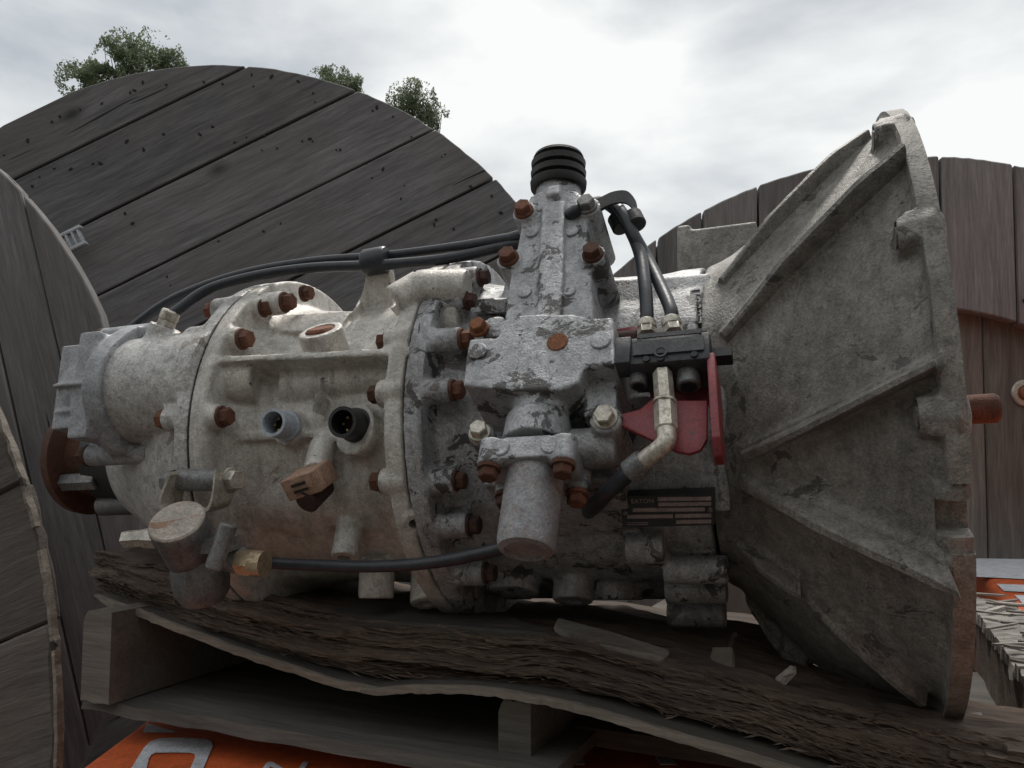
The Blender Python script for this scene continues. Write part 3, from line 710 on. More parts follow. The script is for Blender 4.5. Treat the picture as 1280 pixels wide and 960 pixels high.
# --- bell housing
cone = [(-0.168, 0.150), (-0.158, 0.153), (-0.10, 0.194), (-0.06, 0.221), (-0.024, 0.245), (-0.013, 0.252), (-0.013, 0.263), (0.0, 0.263)]
def bell_r(x):
    for (a, ra), (b, rb) in zip(cone[:6], cone[1:6]):
        if a <= x <= b: return ra + (rb - ra) * (x - a) / (b - a)
    return cone[0][1] if x < cone[0][0] else 0.27
BV = [(-57, -83), (-30, -48), (4, -12), (13, 19), (34, 54), (73, 78), (110, 112), (150, 150), (190, 190), (230, 230), (268, 255), (303, 277)]
def shape(x, th):
    """flat panels between the ribs, and a deeper belly at the bottom"""
    if not -0.16 < x < -0.012: return 1.0
    f = min(1, max(0, (x + 0.15) / 0.137)); d = math.degrees(th)
    vs_ = [a + (b - a) * f for a, b in BV]
    while d < vs_[0]: d += 360
    while d >= vs_[0] + 360: d -= 360
    q = 1.0
    for a, b in zip(vs_, vs_[1:]):
        if a <= d <= b: q = math.cos(R_((b - a) / 2)) / math.cos(R_(d - (a + b) / 2))
    k = min(1, (x + 0.16) / 0.02); w_ = (1 - f ** 3) * 0.9 * k * k * (3 - 2 * k)
    z = -math.sin(th); bl = 1 + (0.15 * math.sin(math.pi * ((x + 0.16) / 0.148) ** 0.8) * z ** 4 if z < 0 and -0.16 < x else 0)
    return (1 + (q - 1) * w_) * bl
def bell_R(p):
    return bell_r(p.x) * shape(p.x, math.atan2(-p.z, -p.y))
def bell_hit(px, py):
    d = ld(px, py).normalized(); t = 0.2
    while t < 1.4:
        p = lo + d * t
        if -0.17 < p.x < 0.0 and math.hypot(p.y, p.z) < bell_R(p): return p
        t += 0.0015
    t = 0.2; best = None; bd = 9                                # silhouette: closest approach
    while t < 1.4:
        p = lo + d * t
        if -0.17 < p.x < 0.0:
            q = math.hypot(p.y, p.z) - bell_R(p)
            if q < bd: bd = q; best = p
        t += 0.0015
    return best
mb = MB()
def densify(pr):
    r = []
    for (a, ra), (b, rb) in zip(pr, pr[1:]):
        n = max(1, int(abs(b - a) / 0.015)); r += [(a + (b - a) * k / n, ra + (rb - ra) * k / n) for k in range(n)]
    return r + [pr[-1]]
inner = [(0.0, 0.246), (-0.013, 0.236), (-0.06, 0.207), (-0.10, 0.180), (-0.14, 0.142), (-0.156, 0.132), (-0.156, 0.05), (-0.168, 0.05)]
mb.lathe(O0, X, densify(cone) + densify(inner), 180, ring=True, mod=lambda th, t: shape(t, th))
RIBS = []
def bell_rib(p0, p1, hgt, th, n=18, h0=0.35, h1=0.8):
    secs = []; low = []
    for k in range(n + 1):
        f = k / n; p = bell_hit(p0[0] + (p1[0]-p0[0]) * f, p0[1] + (p1[1]-p0[1]) * f)
        p2 = bell_hit(p0[0] + (p1[0]-p0[0]) * min(1, f + .06), p0[1] + (p1[1]-p0[1]) * min(1, f + .06)) if f < 0.95 else p
        if k == 0 or (p2 - p).length > 1e-4: tg = (p2 - p).normalized() if (p2 - p).length > 1e-4 else X
        nr = radial(p); sdv = tg.cross(nr).normalized()
        h = hgt * (h0 + (1 - h0) * min(1, f * 3)) * (1 if f < .75 else 1 - (1 - h1) * (f - .75) / .25)
        h *= 1 + 0.05 * noise.noise(V((f * 9, hgt * 900, 2))); t2 = th / 2
        secs.append([p - nr * 0.010 - sdv * t2 * 1.5, p - nr * 0.010 + sdv * t2 * 1.5, p + nr * h * .25 + sdv * t2, p + nr * h * .9 + sdv * t2 * .62, p + nr * h + sdv * t2 * .36, p + nr * h - sdv * t2 * .36, p + nr * h * .9 - sdv * t2 * .62, p + nr * h * .25 - sdv * t2])
        low.append([p - nr * 0.012 - sdv * th, p - nr * 0.012 + sdv * th, p + nr * h * .3 + sdv * th * .7, p + nr * h * .3 - sdv * th * .7])
    mb.strip(low); RIBS.append(secs)
bell_rib((902, 356), (1084, 176), 0.018, 0.010, h1=0.5)
bell_rib((905, 425), (1128, 212), 0.026, 0.011)
bell_rib((930, 570), (1178, 454), 0.024, 0.010)
bell_rib((925, 598), (1188, 712), 0.028, 0.015, h1=1.0)
bell_rib((922, 672), (1000, 728), 0.018, 0.011)
bell_rib((990, 722), (1150, 862), 0.016, 0.012)
bell_rib((932, 745), (1012, 848), 0.014, 0.011)
for a_ in (60, 95, 130):                            # ribs on the hidden far side
    secs = []
    for k in range(8):
        x = -0.15 + 0.12 * k / 7; r = bell_r(x); aa = R_(a_); nr = V((0, math.sin(aa), math.cos(aa))); sv = X.cross(nr)
        secs.append([X * x + nr * (r - .012) - sv * .006, X * x + nr * (r - .012) + sv * .006, X * x + nr * (r + .016) + sv * .005, X * x + nr * (r + .016) - sv * .005])
    mb.strip(secs)
cut = MB()
lugs = [(1088, 176), (1137, 296), (1175, 520)]
for (a, b) in lugs:
    p = S(a, b, 0.250); p = V((-0.027, p.y, p.z)); nr = radial(p)
    mb.cyl(p, p + X * 0.03, 0.0135, 0.0135, 20)
    sv = X.cross(nr)
    mb.lathe(p + X * .004, X, [(0, .0135), (.020, .018)], 20)
    mb.box(p + X * .016 + nr * .006, X * .010, sv * .0125, nr * .008)
    cut.cyl(p - X * 0.004, p + X * 0.07, 0.0075, n=20); cut.cyl(p - X * 0.02, p + X * 0.002, 0.0118, n=24)
for a_ in (50, 90, 130):                            # lugs round the far side
    aa = R_(a_); p = V((-0.034, math.sin(aa) * 0.250, math.cos(aa) * 0.250)); mb.cyl(p, p + X * 0.035, 0.0185, n=18); cut.cyl(p - X * .01, p + X * .07, 0.0085, n=16)
# timing window near the lower front of the flange
p = S(1205, 640, 0.250); p.x = -0.018; nr = radial(p); sv = X.cross(nr)
mb.box(p + X * .006, X * 0.008, sv * 0.020, nr * 0.010)
cut.box(V((0.0, p.y, p.z)) + nr * 0.016, X * 0.020, sv * 0.012, nr * 0.020)
# inspection boss at the far top
p = L(893, 312, 0.075)
q = p + V((-.036, 0, .022)); mb.prism([q + V((0, -.012, 0)), q + V((.08, -.012, 0)), q + V((.08, -.05, -.075)), q + V((0, -.05, -.075))], V((0, .07, 0)))
mb.box(q + V((.007, .02, .001)), X * 0.007, V((0, .03, 0)), V((0, 0, .005)))
bell = casting('bell_housing', mb, 'bell', gb, 0.0023, 3, cut)
for q in RIBS: part('rib', MB().strip(q), 'bell', bell, True)
rim = MB(); ss = []; wa = math.atan2(S(1205, 640, 0.25).z, S(1205, 640, 0.25).y)
for k in range(141):
    a = wa + R_(5) + (2 * math.pi - R_(10)) * k / 140; e = V((0, math.cos(a), math.sin(a)))
    r1 = 0.2640 + 0.0006 * noise.noise(V((a * 18, 1, 1))); x0 = -0.0125 + 0.0007 * noise.noise(V((a * 14, 5, 1)))
    ss.append([e * 0.258 + X * x0, e * r1 + X * x0, e * r1 + X * .0006, e * 0.258 + X * .0006])
rim.strip(ss); part('flange_rim', rim, 'rim', bell)
mb = MB().lathe(V((-0.10, 0, 0)), X, [(0, 0.02), (0.12, 0.02), (0.121, 0.0130), (0.166, 0.0130), (0.169, 0.011)], 28)
part('input_shaft', mb, 'rust', gb)

# --- main case
mb = MB()
prof = [(-0.404, 0.0), (-0.404, 0.181), (-0.417, 0.181), (-0.417, 0.0)]
mb.lathe(O0, X, [(-0.4165, 0.184), (-0.400, 0.184), (-0.397, 0.160), (-0.37, 0.154), (-0.30, 0.152), (-0.21, 0.148), (-0.2, 0.149), (-0.192, 0.150), (-0.171, 0.150)], 96)
# pad the shift cover sits on
mb.prism([CV(608, 380, -.055), CV(762, 372, -.055), CV(772, 600, -.055), CV(604, 606, -.055)], -cn * 0.09)
mb.prism([CV(640, 300, -.055), CV(752, 300, -.055), CV(772, 460, -.055), CV(610, 460, -.055)], -cn * 0.09)
bq = [L(752, 350, -.070), L(888, 341, -.070), L(908, 500, -.158), L(752, 500, -.158)]
mb.prism(bq, V((0, .12, -.05)))
mb.prism([L(752, 498, -.158), L(908, 498, -.158), L(913, 640, -.150), L(752, 640, -.150)], V((0, .10, 0)))
mb.lathe(V((-.39, .01, -.085)), X, [(0, .075), (.012, .085), (.195, .085), (.205, .075)], 40)
# flange bolt bosses on the bell side
def seg(m, a, b, r, r2=None, n=20): m.cyl(a, b, r, r2, n)
mid_right = [(600, 347), (583, 376), (577, 424), (566, 488), (570, 601), (596, 656), (612, 716)]
bolts_right = []
for (a, b) in mid_right:
    p = S(a, b, 0.172); p.x = min(-0.372, max(-0.392, p.x)); r = math.hypot(p.y, p.z); p = V((p.x, p.y * .172 / r, p.z * .172 / r))
    bolts_right.append(p); seg(mb, p - X * 0.025, p, 0.0115)
    nr = radial(p); mb.box(p - X * .014 - nr * .012, X * .012, X.cross(nr) * .010, nr * .012)
# top ledge and panels right of the tower
mb.prism([L(596, 372, -.115), L(636, 372, -.115), L(636, 392, -.115), L(590, 392, -.115)], V((0, .06, 0)))
# lower lumps and bosses
def lump(px, py, R, l, r, r2=None, down=0.0):
    p = S(px, py, R + l); d_ = radial(p); d_ = (d_ + V((0, 0, -down))).normalized(); seg(mb, p - d_ * (l + 0.03), p, r, r2 or r)
    return p, d_
q = S(808, 684, 0.158); seg(mb, q - X * .016, q + X * .016, 0.015)
for py in (712, 738, 768):
    p = S(880, py, 0.165); seg(mb, p - X * .033, p + X * .02, 0.012)
holes = MB()
p, d_ = lump(716, 752, 0.15, 0.022, 0.019); holes.cyl(p - d_ * 0.012, p + d_ * 0.01, 0.009, n=20)
lump(640, 742, 0.155, 0.01, 0.026); lump(765, 750, 0.15, 0.006, 0.03)
# bosses at the bell joint
for (a, b) in ((902, 595), (893, 480), (880, 368)):
    p = LX(a, b, -0.185); seg(mb, p, p + X * 0.016, 0.016)
# bosses below the cover
p = CV(757, 523, -.006); seg(mb, p - cn * .06, p, 0.0125); p = CV(757, 560, -.03); seg(mb, p - X * .03, p + X * .01, .016)
p = CV(600, 541, -.012); seg(mb, p - cn * .06, p, 0.0105)
main = casting('main_case', mb, 'case', gb, 0.0023, 3, holes)

# --- rear case (range section)
mb = MB(); holes = MB()
mb.lathe(O0, X, [(-0.636, 0.187), (-0.620, 0.187), (-0.616, 0.160), (-0.60, 0.152), (-0.55, 0.146), (-0.47, 0.150), (-0.445, 0.156), (-0.438, 0.160), (-0.435, 0.184), (-0.4185, 0.184)], 96)
# long shelf rib
def surf_prism(p0, p1, R, out, th, m=mb, n=10):
    secs = []
    for k in range(n + 1):
        f = k / n; p = S(p0[0] + (p1[0]-p0[0]) * f, p0[1] + (p1[1]-p0[1]) * f, R + out); nr = radial(p); sv = X.cross(nr)
        q = p - nr * (out + .03); secs.append([q - sv * th, q + sv * th, p + sv * th, p - sv * th])
    m.strip(secs)
surf_prism((262, 449), (530, 437), 0.150, 0.033, 0.0036)
surf_prism((403, 462), (389, 512), 0.150, 0.024, 0.0045)
surf_prism((300, 405), (430, 400), 0.150, 0.004, 0.02)
# barrel lump on the left
p = S(262, 482, 0.152); seg(mb, p + X * -.02, p + X * 0.062, 0.023)
p = S(430, 478, 0.140); seg(mb, p - X * .06, p + X * .11, 0.020)
# ledge along the casting joint
surf_prism((280, 548), (520, 536), 0.152, 0.004, 0.0035)
# oil filler boss
p = S(403, 420, 0.172); seg(mb, p - V((0, -.02, .05)), p + V((0, -.003, .006)), 0.0215)
holes.cyl(p + V((0, -.0025, .002)), p + V((0, -.005, .03)), 0.0145, n=24)
filler = p
# hose post on top
p = L(472, 405, -.03); q = L(476, 332, -.03); mb.strip([[p + V((-.024, -.01, 0)), p + V((.024, -.01, 0)), p + V((.024, .012, 0)), p + V((-.024, .012, 0))], [q + V((-.012, -.006, 0)), q + V((.012, -.006, 0)), q + V((.012, .006, 0)), q + V((-.012, .006, 0))]])
# lifting lug
A = L(490, 377, -.128); B = L(526, 362, -.108); seg(mb, A, B, 0.0145, 0.0185); seg(mb, B, B + V((.045, .006, -.004)), 0.0185)
mb.box(B + V((.016, .02, -.03)), X * .022, V((0, .03, 0)), V((0, 0, .022)))
holes.cyl(L(489, 379, -.14), L(489, 379, -.11), 0.0042, n=14)
surf_prism((432, 402), (452, 372), 0.152, 0.006, 0.006)
# bosses at flanges
rear_r = [(302, 424), (277, 521), (329, 385), (356, 378)]; bolts_rear_r = []
for (a, b) in rear_r:
    p = S(a, b, 0.174); p.x = min(-0.59, max(-0.612, p.x)); r = math.hypot(p.y, p.z)
    if 1: p = V((p.x, p.y * .174 / r, p.z * .174 / r))
    bolts_rear_r.append(p); seg(mb, p - X * .024, p, 0.0125)
mid_left = [(497, 491), (514, 424), (543, 351), (503, 601)]; bolts_mid_l = []
for (a, b) in mid_left:
    p = S(a, b, 0.174); p.x = min(-0.444, max(-0.462, p.x)); r = math.hypot(p.y, p.z)
    p = V((p.x, p.y * .174 / r, p.z * .174 / r))
    bolts_mid_l.append(p); seg(mb, p, p + X * .024, 0.0125)
# sensor seats
s1 = S(360, 535, 0.156); s2 = S(446, 538, 0.158); dS = (radial(s1) + V((-0.30, 0, 0.18))).normalized()
seg(mb, s2 - dS * .03, s2 + dS * .004, 0.024); seg(mb, s1 - dS * .03, s1 + dS * .002, 0.017)
# slanting pipe boss under the left sensor
A = S(404, 556, 0.152); B = S(396, 590, 0.175); seg(mb, A, B, 0.0125)
# drain bosses
for (a, b, c_, d_, r) in ((438, 655, 430, 698, 0.0125), (520, 622, 519, 655, 0.0115), (472, 700, 470, 748, 0.017), (533, 715, 532, 755, 0.015)):
    A = S(a, b, 0.150); B = S(c_, d_, 0.182); seg(mb, A, B, r); dd = (B - A).normalized(); holes.cyl(B - dd * .01, B + dd * .01, r * .5, n=14)
# dome next to the mid flange
p = S(503, 548, 0.168); seg(mb, p - radial(p) * .02, p, 0.024, 0.014)
# broad pouches low on the case
for (a, b, rr) in ((330, 640, .06), (450, 625, .07), (340, 715, .05)):
    p = S(a, b, 0.148); mb.lathe(p - X * .06 + radial(p) * (-rr * .85), X, [(0, rr * .6), (.02, rr * .95), (.10, rr * .95), (.12, rr * .6)], 28)
rearc = casting('rear_case', mb, 'rear', gb, 0.0021, 2, holes)
part('gasket', MB().lathe(V((-0.4186, 0, 0)), X, [(0, 0.1785), (0.0022, 0.1785)], 96), 'black', gb)
part('gasket', MB().lathe(V((-0.638, 0, 0)), X, [(0, 0.1850), (0.0022, 0.1850)], 96), 'black', gb)
mb = MB().rcyl(filler + V((0, -.001, -.004)), filler + V((0, -.0035, .0075)), 0.0138, 0.002); part('filler_plug', mb, 'rust', gb)

# --- rear cover
mb = MB(); holes = MB()
mb.lathe(O0, X, [(-0.87, 0.045), (-0.84, 0.075), (-0.80, 0.098), (-0.74, 0.135), (-0.69, 0.158), (-0.655, 0.168), (-0.653, 0.187), (-0.6378, 0.187)], 80)
rc = L(185, 490, -0.115); RC = V((0, rc.y, rc.z))
mb.cyl(RC + X * (-0.755), RC + X * (-0.64), 0.056, 0.058, 48)
left_rear = [(238, 424), (210, 524), (270, 388)]; bolts_rear_l = []
for (a, b) in left_rear:
    p = S(a, b, 0.175); p.x = min(-0.66, max(-0.685, p.x)); r = math.hypot(p.y, p.z); p = V((p.x, p.y * .175 / r, p.z * .175 / r)); bolts_rear_l.append(p); seg(mb, p, p + X * .02, 0.0125)
# hose port
A = L(193, 445, -.12); B = L(207, 408, -.115); seg(mb, A, B, 0.016)
portB = B; portD = (B - A).normalized()
rcov = casting('rear_cover', mb, 'rear_grey', gb, 0.0022, 2)
# --- range cylinder cover
mb = MB()
pl = []
def rp(px, py): q = LX(px, py, -0.79); return q
# oval plate with ears
c0 = RC + X * (-0.765)
th_pts = []
for k in range(48):
    a = 2 * math.pi * k / 48; r = 0.062 + 0.010 * max(0, math.cos(2 * (a - R_(75)))) ** 2
    th_pts.append(c0 + V((0, math.cos(a) * r, math.sin(a) * r)))
mb.prism(th_pts, X * 0.022)
for ag in (75, 255):
    a = R_(ag); e = V((0, math.cos(a), math.sin(a))) * 0.064
    seg(mb, c0 + e - X * (0.040 if ag in (75, 255) else 0.008), c0 + e + X * 0.04, 0.0115)
mb.lathe(c0 - X * 0.060, X, [(0.012, 0.040), (0.018, 0.048), (0.03, 0.051), (0.075, 0.052)], 48)
e1_ = V((0, math.cos(R_(75)), math.sin(R_(75)))); e2_ = X.cross(e1_)
mb.box(c0 - X * .026, X * .022, e1_ * .044, e2_ * .046); mb.box(c0 - X * .010, X * .012, e1_ * .055, e2_ * .050)
for ag in (115, 165, 195):
    a = R_(ag); e = V((0, math.cos(a), math.sin(a))); mb.box(c0 + e * .050 - X * .02, X * .024, X.cross(e) * .0022, e * .005)
casting('cylinder_cover', mb, 'grey', gb, 0.002, 2)

# --- output flange
of = thing  # alias not used further
mb = MB().lathe(V((-0.945, 0, 0)), X, [(0, 0.03), (0.0, 0.066), (0.012, 0.068), (0.014, 0.045), (0.05, 0.04), (0.09, 0.036)], 48)
ofl = part('output_flange', mb, 'rust', gb)
part('oil_seal', MB().lathe(V((-0.90, 0, 0)), X, [(0, 0.055), (0.045, 0.06)], 40), 'black', gb)
for k in range(4):
    a = R_(25 + 90 * k); p = V((-0.90, -0.052 * math.cos(a), -0.052 * math.sin(a))); mm = MB(); mm.hexp(p - X * .03, p + X * .02, 0.011); part('coupling_bolt', mm, 'steel', ofl)
for (a, b) in ((118, 598), (126, 632)):
    p = L(a, b, -0.03); mm = MB().rcyl(p, p + X * .06, 0.012); part('seal_boss', mm, 'steel', gb)

# --- bolts
def bolt_mesh(r=0.009, h=0.0085, wr=0.0108, wt=0.0022):
    m = MB(); m.lathe(V((0, 0, -0.002)), V((0, 0, 1)), [(0, wr), (wt + .0015, wr), (wt + .002, wr - .0008)], 24)
    m.hexp(V((0, 0, 0.0)), V((0, 0, wt + h)), r); return m.mesh('bolt')
BM = {}
def bolt(p, axis, mat='rust', sc=1.0, parent=gb, twist=None):
    if mat not in BM: BM[mat] = bolt_mesh()
    o = link('bolt', BM[mat], mat, parent, True, 30)
    u, v, a = frame(axis); tw = random.uniform(0, 1) if twist is None else twist
    o.matrix_local = basis(p, u * math.cos(tw) + v * math.sin(tw), v, a) @ Matrix.Scale(sc, 4); return o
for i, p in enumerate(bolts_right): bolt(p, X, 'rust_dark' if i in (1, 0, 5, 6) else 'rust', random.uniform(.84, .95))
for p in bolts_rear_r: bolt(p, X, 'rust', random.uniform(.88, 1.0))
for p in bolts_mid_l: bolt(p, NX, 'rust', random.uniform(.88, 1.0))
for p in bolts_rear_l: bolt(p, NX, 'rust', 1.0)
for ag in (75, 255):
    a = R_(ag); e = V((0, math.cos(a), math.sin(a))) * 0.064; bolt(c0 + e - X * 0.040, NX, 'rust', 1.1)
for (a, b) in ((384, 384),):
    p = LX(a, b, -0.59); r = math.hypot(p.y, p.z); bolt(V((p.x, p.y * .172 / r, p.z * .172 / r)), X, 'rust', 0.85)

# --- shift cover (tower, block)
mb = MB()
tower = [(662, 246), (676, 238), (720, 238), (733, 248), (734, 300), (738, 330), (742, 400), (630, 400), (638, 345), (648, 300), (654, 268)]
mb.prism([CV(a, b, 0) for a, b in tower], -cn * 0.062)
ridge = [(677, 250), (706, 250), (702, 400), (670, 400)]
mb.prism([CV(a, b, 0.006) for a, b in ridge], -cn * 0.02)
blk = [(586, 424), (622, 422), (625, 403), (637, 396), (662, 393), (716, 392), (738, 397), (767, 397), (769, 455), (730, 459), (724, 478), (702, 487), (640, 488), (578, 481)]
mb.prism([CV(a, b, 0.010) for a, b in blk], -cn * 0.068)
blk2 = [(730, 440), (769, 440), (771, 520), (728, 520)]
mb.prism([CV(a, b, -0.012) for a, b in blk2], -cn * 0.05)
pads = []
cover_bolts = [(655, 264), (636, 323), (734, 258), (741, 318)]
for (a, b) in cover_bolts:
    p = CV(a, b, 0.004); seg(mb, p - cn * 0.07, p, 0.0115, n=24)
    q = CV(697, b, 0.0); mb.strip([[p + cd_ * .010 - cn * .012, p - cd_ * .010 - cn * .012, p - cd_ * .010 - cn * .05, p + cd_ * .010 - cn * .05], [q + cd_ * .014 - cn * .002, q - cd_ * .014 - cn * .002, q - cd_ * .014 - cn * .05, q + cd_ * .014 - cn * .05]])
for (a, b) in ((597, 440), (751, 426), (656, 366), (711, 364), (665, 291), (715, 290)):
    h = 0.010 if b > 400 else 0.0
    p = CV(a, b, h); pads.append((p - cn * .003, p + cn * 0.0020, 0.0062 if b < 400 else 0.0082))
p = CV(693, 243, 0.004); mb.box(p, X * .0065, cd_ * .0065, cn * .006)
p = CV(617, 408, -0.02); seg(mb, p - cn * .04, p, 0.0125)
# neck collar for the boot
tn = CV(698, 250, -0.026); td = (-cd_ * 0.90 + cn * 0.34).normalized()
seg(mb, tn - td * 0.02, tn + td * 0.016, 0.0218, 0.0218, 40)
# shaft housing
hA = CV(679, 480, -0.016); hB = CV(672, 560, -0.018)
seg(mb, hA - cd_ * .02, CV(676, 520, -0.017), 0.0225, 0.0225, 40)
mb.lathe(CV(675, 518, -0.018), cd_, [(0, 0.021), (0.008, 0.0255), (0.03, 0.0265)], 40)
shift = casting('shift_cover', mb, 'cover', gb, 0.0018, 3)
for i, (a, b) in enumerate(cover_bolts): bolt(CV(a, b, 0.005), cn, 'steel' if i == 2 else 'rust', .85)
bolt(CV(599, 411, -0.018), cn, 'rust_orange', 0.8)
p = CV(697, 428, 0.0098); part('rust_plug', MB().rcyl(p, p + cn * .0016, 0.0085, .0006), 'rust_orange', shift)
# rubber boot
prof = [(0, 0.0255)]
t = 0.0
for k in range(3):
    prof += [(t + .002, 0.0268 - .0004 * k), (t + .0078, 0.0274 - .0004 * k), (t + .0090, 0.0215), (t + .0105, 0.0215)]; t += 0.0105
prof += [(t + .002, 0.0248), (t + .005, 0.0235), (t + .006, 0.012), (t + .003, 0.0)]
part('rubber_boot', MB().lathe(tn + td * 0.010, td, prof, 56), 'boot', gb)
# end flange and cap
mb = MB()
fl = [(601, 566), (612, 559), (640, 560), (700, 556), (722, 556), (732, 562), (735, 592), (598, 598)]
def fp(u, v): return hB + X * u + cn * v
c1 = hB + cd_ * 0.006
pl = []
for (u, v) in ((-.034, .022), (-.030, .026), (.030, .026), (.034, .022), (.034, -.022), (.022, -.034), (-.022, -.034), (-.034, -.022)): pl.append(c1 + X * u + cn * v)
mb.prism(pl, cd_ * 0.018)
for u in (-.028, .028):
    for v in (.020, -.022): seg(mb, c1 + X * u + cn * v, c1 + X * u + cn * v + cd_ * .021, 0.0095)
for (a, b) in ((625, 569), (692, 571)):
    qq = c1 + cd_ * .009 + cn * .026 + X * (-.019 if a < 660 else .019); pads.append((qq - cn * .003, qq + cn * .0018, 0.0072))
efl = casting('end_flange', mb, 'cover', gb, 0.0017, 2)
for u in (-.028, .028):
    for v in (.020, -.022): bolt(c1 + X * u + cn * v + cd_ * .0225, cd_, 'rust', 0.82)
mb = MB(); mb.lathe(c1 + cd_ * .016 + X * 0.001, cd_, [(0, .0228), (.003, .0218), (.056, .0212), (.062, .0196), (.0635, .015), (.0615, .0145), (.0615, 0.003)], 48)
part('end_cap', mb, 'cap', gb)

for a_, b_, r_ in pads: part('cast_pad', MB().rcyl(a_, b_, r_, .0008, 22), 'cover', shift)
# --- lever-side hex bolts and plugs
bolt(CV(757, 522, -0.004), (cn + cd_ * .2).normalized(), 'zinc', .85)
bolt(CV(600, 541, -0.010), (cn + V((0.1, 0, 0.1))).normalized(), 'zinc', .8)

# --- red bracket
mb = MB()
rb = [(768, 519), (800, 511), (817, 496), (840, 500), (884, 500), (884, 548), (876, 562), (862, 567), (846, 564), (820, 552), (770, 529)]
mb.prism([CV(a, b, -0.010) for a, b in rb], -cn * 0.004)
rb2 = [(770, 411), (804, 405), (822, 425), (884, 440), (886, 505), (815, 505), (800, 440), (772, 430)]
mb.prism([CV(a, b, -0.034) for a, b in rb2], -cn * 0.004)
e0 = CV(884, 447, 0.0); e1 = CV(890, 546, 0.0)
mb.prism([e0 + cn * .006, e0 - cn * .034, e1 - cn * .034 + cd_ * .0, e1 - cn * .018 + cd_ * .012, e1 - cn * .006 + cd_ * .012, e1 + cn * .003 + cd_ * .002], X * 0.006)
brk = bevelled('bracket', mb, 'red', gb, 0.0012)
# --- pneumatic valve block
vc = CV(837, 440, 0.002)
mb = MB(); mb.box(vc - cn * .014, X * 0.030, cd_ * 0.0125, cn * 0.019)
mb.box(vc - cn * .002 - X * .034 , X * .006, cd_ * .0125, cn * .010)
vb = bevelled('valve_block', mb, 'valve', gb, 0.0016)
mb = MB(); mb.box(vc + cn * .0055 - cd_ * .0005, X * .026, cd_ * .0065, cn * .0018); mb.box(vc - cd_ * .013 - cn * .006, X * .024, cd_ * .002, cn * .012); part('raised_panel', mb, 'valve', vb)
for (a, b) in ((808, 450), (826, 449), (800, 429), (868, 444)):
    p = CV(a, b, 0.0068); part('screw', MB().rcyl(p, p + cn * .002, 0.0028, .0004, 14), 'black', vb)
p = CV(826, 440, 0.0088); part('cast_mark', MB().lathe(p, cn, [(0, .005), (.001, .005), (.001, .0035), (0, .0035)], 20, ring=True), 'valve', vb)
mb = MB(); p = CV(895, 446, -0.012); mb.box(p, X * .012, cd_ * .004, cn * .006); mb.box(CV(880, 432, -.004), X * .003, cd_ * .008, cn * .008); part('side_lug', mb, 'black', vb)
p = CV(774, 442, -0.012); mb = MB().rcyl(p - X * .004, p + X * .016, 0.0095); part('end_plug', mb, 'brass', vb)
p = CV(774, 425, -0.016); mb = MB().rcyl(p - X * .004, p + X * .016, 0.007); part('end_plug', mb, 'rust_dark', vb)
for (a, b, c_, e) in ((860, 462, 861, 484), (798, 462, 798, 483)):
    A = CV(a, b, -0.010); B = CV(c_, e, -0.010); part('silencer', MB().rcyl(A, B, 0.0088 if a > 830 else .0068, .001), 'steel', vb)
    dd = (B - A).normalized(); part('bore_shade_disc', MB().cyl(B - dd * .0005, B + dd * .0006, 0.0062 if a > 830 else .0045), 'black', vb)  # thin black disc on the solid end, the hole's shade as colour
# hose fittings on top of the valve
def fitting(A, B, r, mat, name='hose_fitting'):
    d_ = (B - A); m = MB(); m.hexp(A, A + d_ * .5, r); m.lathe(A + d_ * .48, d_, [(0, r * .95), (d_.length * .1, r * 1.0), (d_.length * .42, r * .98), (d_.length * .5, r * .85)], 24)
    return part(name, m, mat, gb)
f1a, f1b = CV(809, 419, -.010), CV(808, 402, -.010); f2a, f2b = CV(842, 416, -.010), CV(838, 399, -.010)
fitting(f1a, f1b, 0.0078, 'zinc'); fitting(f2a, f2b, 0.0078, 'zinc')
# fitting train below the valve
A = CV(828, 466, -.002); B = CV(831, 502, 0.0); Cc = CV(833, 538, 0.0); Dd = CV(826, 560, -.002); Ee = CV(800, 580, -.012)
m = MB(); m.hexp(A, B, 0.0072); part('hex_adapter', m, 'zinc', gb)
m = MB(); m.hexp(B, Cc, 0.0082); m.cyl(B - cd_ * .0, B + cd_ * .002, 0.0086); part('hex_adapter', m, 'zinc', gb)
m = MB(); m.tube(catmull([Cc, CV(833, 550, 0), Dd, CV(813, 570, -.006), Ee], 6), 0.0068, 16); part('elbow', m, 'zinc', gb)
d_ = (Ee - Dd).normalized(); m = MB().lathe(Ee - d_ * .004, d_, [(0, .0085), (.003, .0092), (.014, .009), (.015, .0075)], 24); part('hose_ferrule', m, 'steel', gb)
m = MB(); m.tube(catmull([Ee, CV(778, 598, -.02), CV(757, 617, -.034), CV(742, 634, -.07), CV(735, 640, -.12)], 10), 0.0062); part('air_hose', m, 'rubber', gb)

# --- hoses
def hose(pts, r=0.0058, name='air_hose', n=10): return part(name, MB().tube(catmull(pts, n), r, 16), 'rubber', gb)
hose([f1b + (f1b - f1a) * -.2, f1b - cd_ * .01, CV(806, 355, -.012), CV(800, 318, -.02), CV(786, 285, -.032), CV(768, 262, -.035), CV(748, 252, -.045), L(722, 262, -.10), L(690, 282, -.06), L(640, 297, -.045)], 0.0055)
hose([f2b + (f2b - f2a) * -.2, f2b - cd_ * .01, CV(826, 358, -.018), CV(808, 322, -.026), CV(790, 290, -.018), CV(776, 264, -.015), CV(762, 252, -.03), L(735, 266, -.095), L(690, 296, -.05), L(640, 306, -.045)], 0.0055)
hA_ = [L(640, 297, -.045), L(560, 310, -.03), L(480, 320, -.03), L(390, 327, -.03), L(300, 343, -.04), L(220, 372, -.05), L(170, 405, -.05), L(140, 432, -.03)]
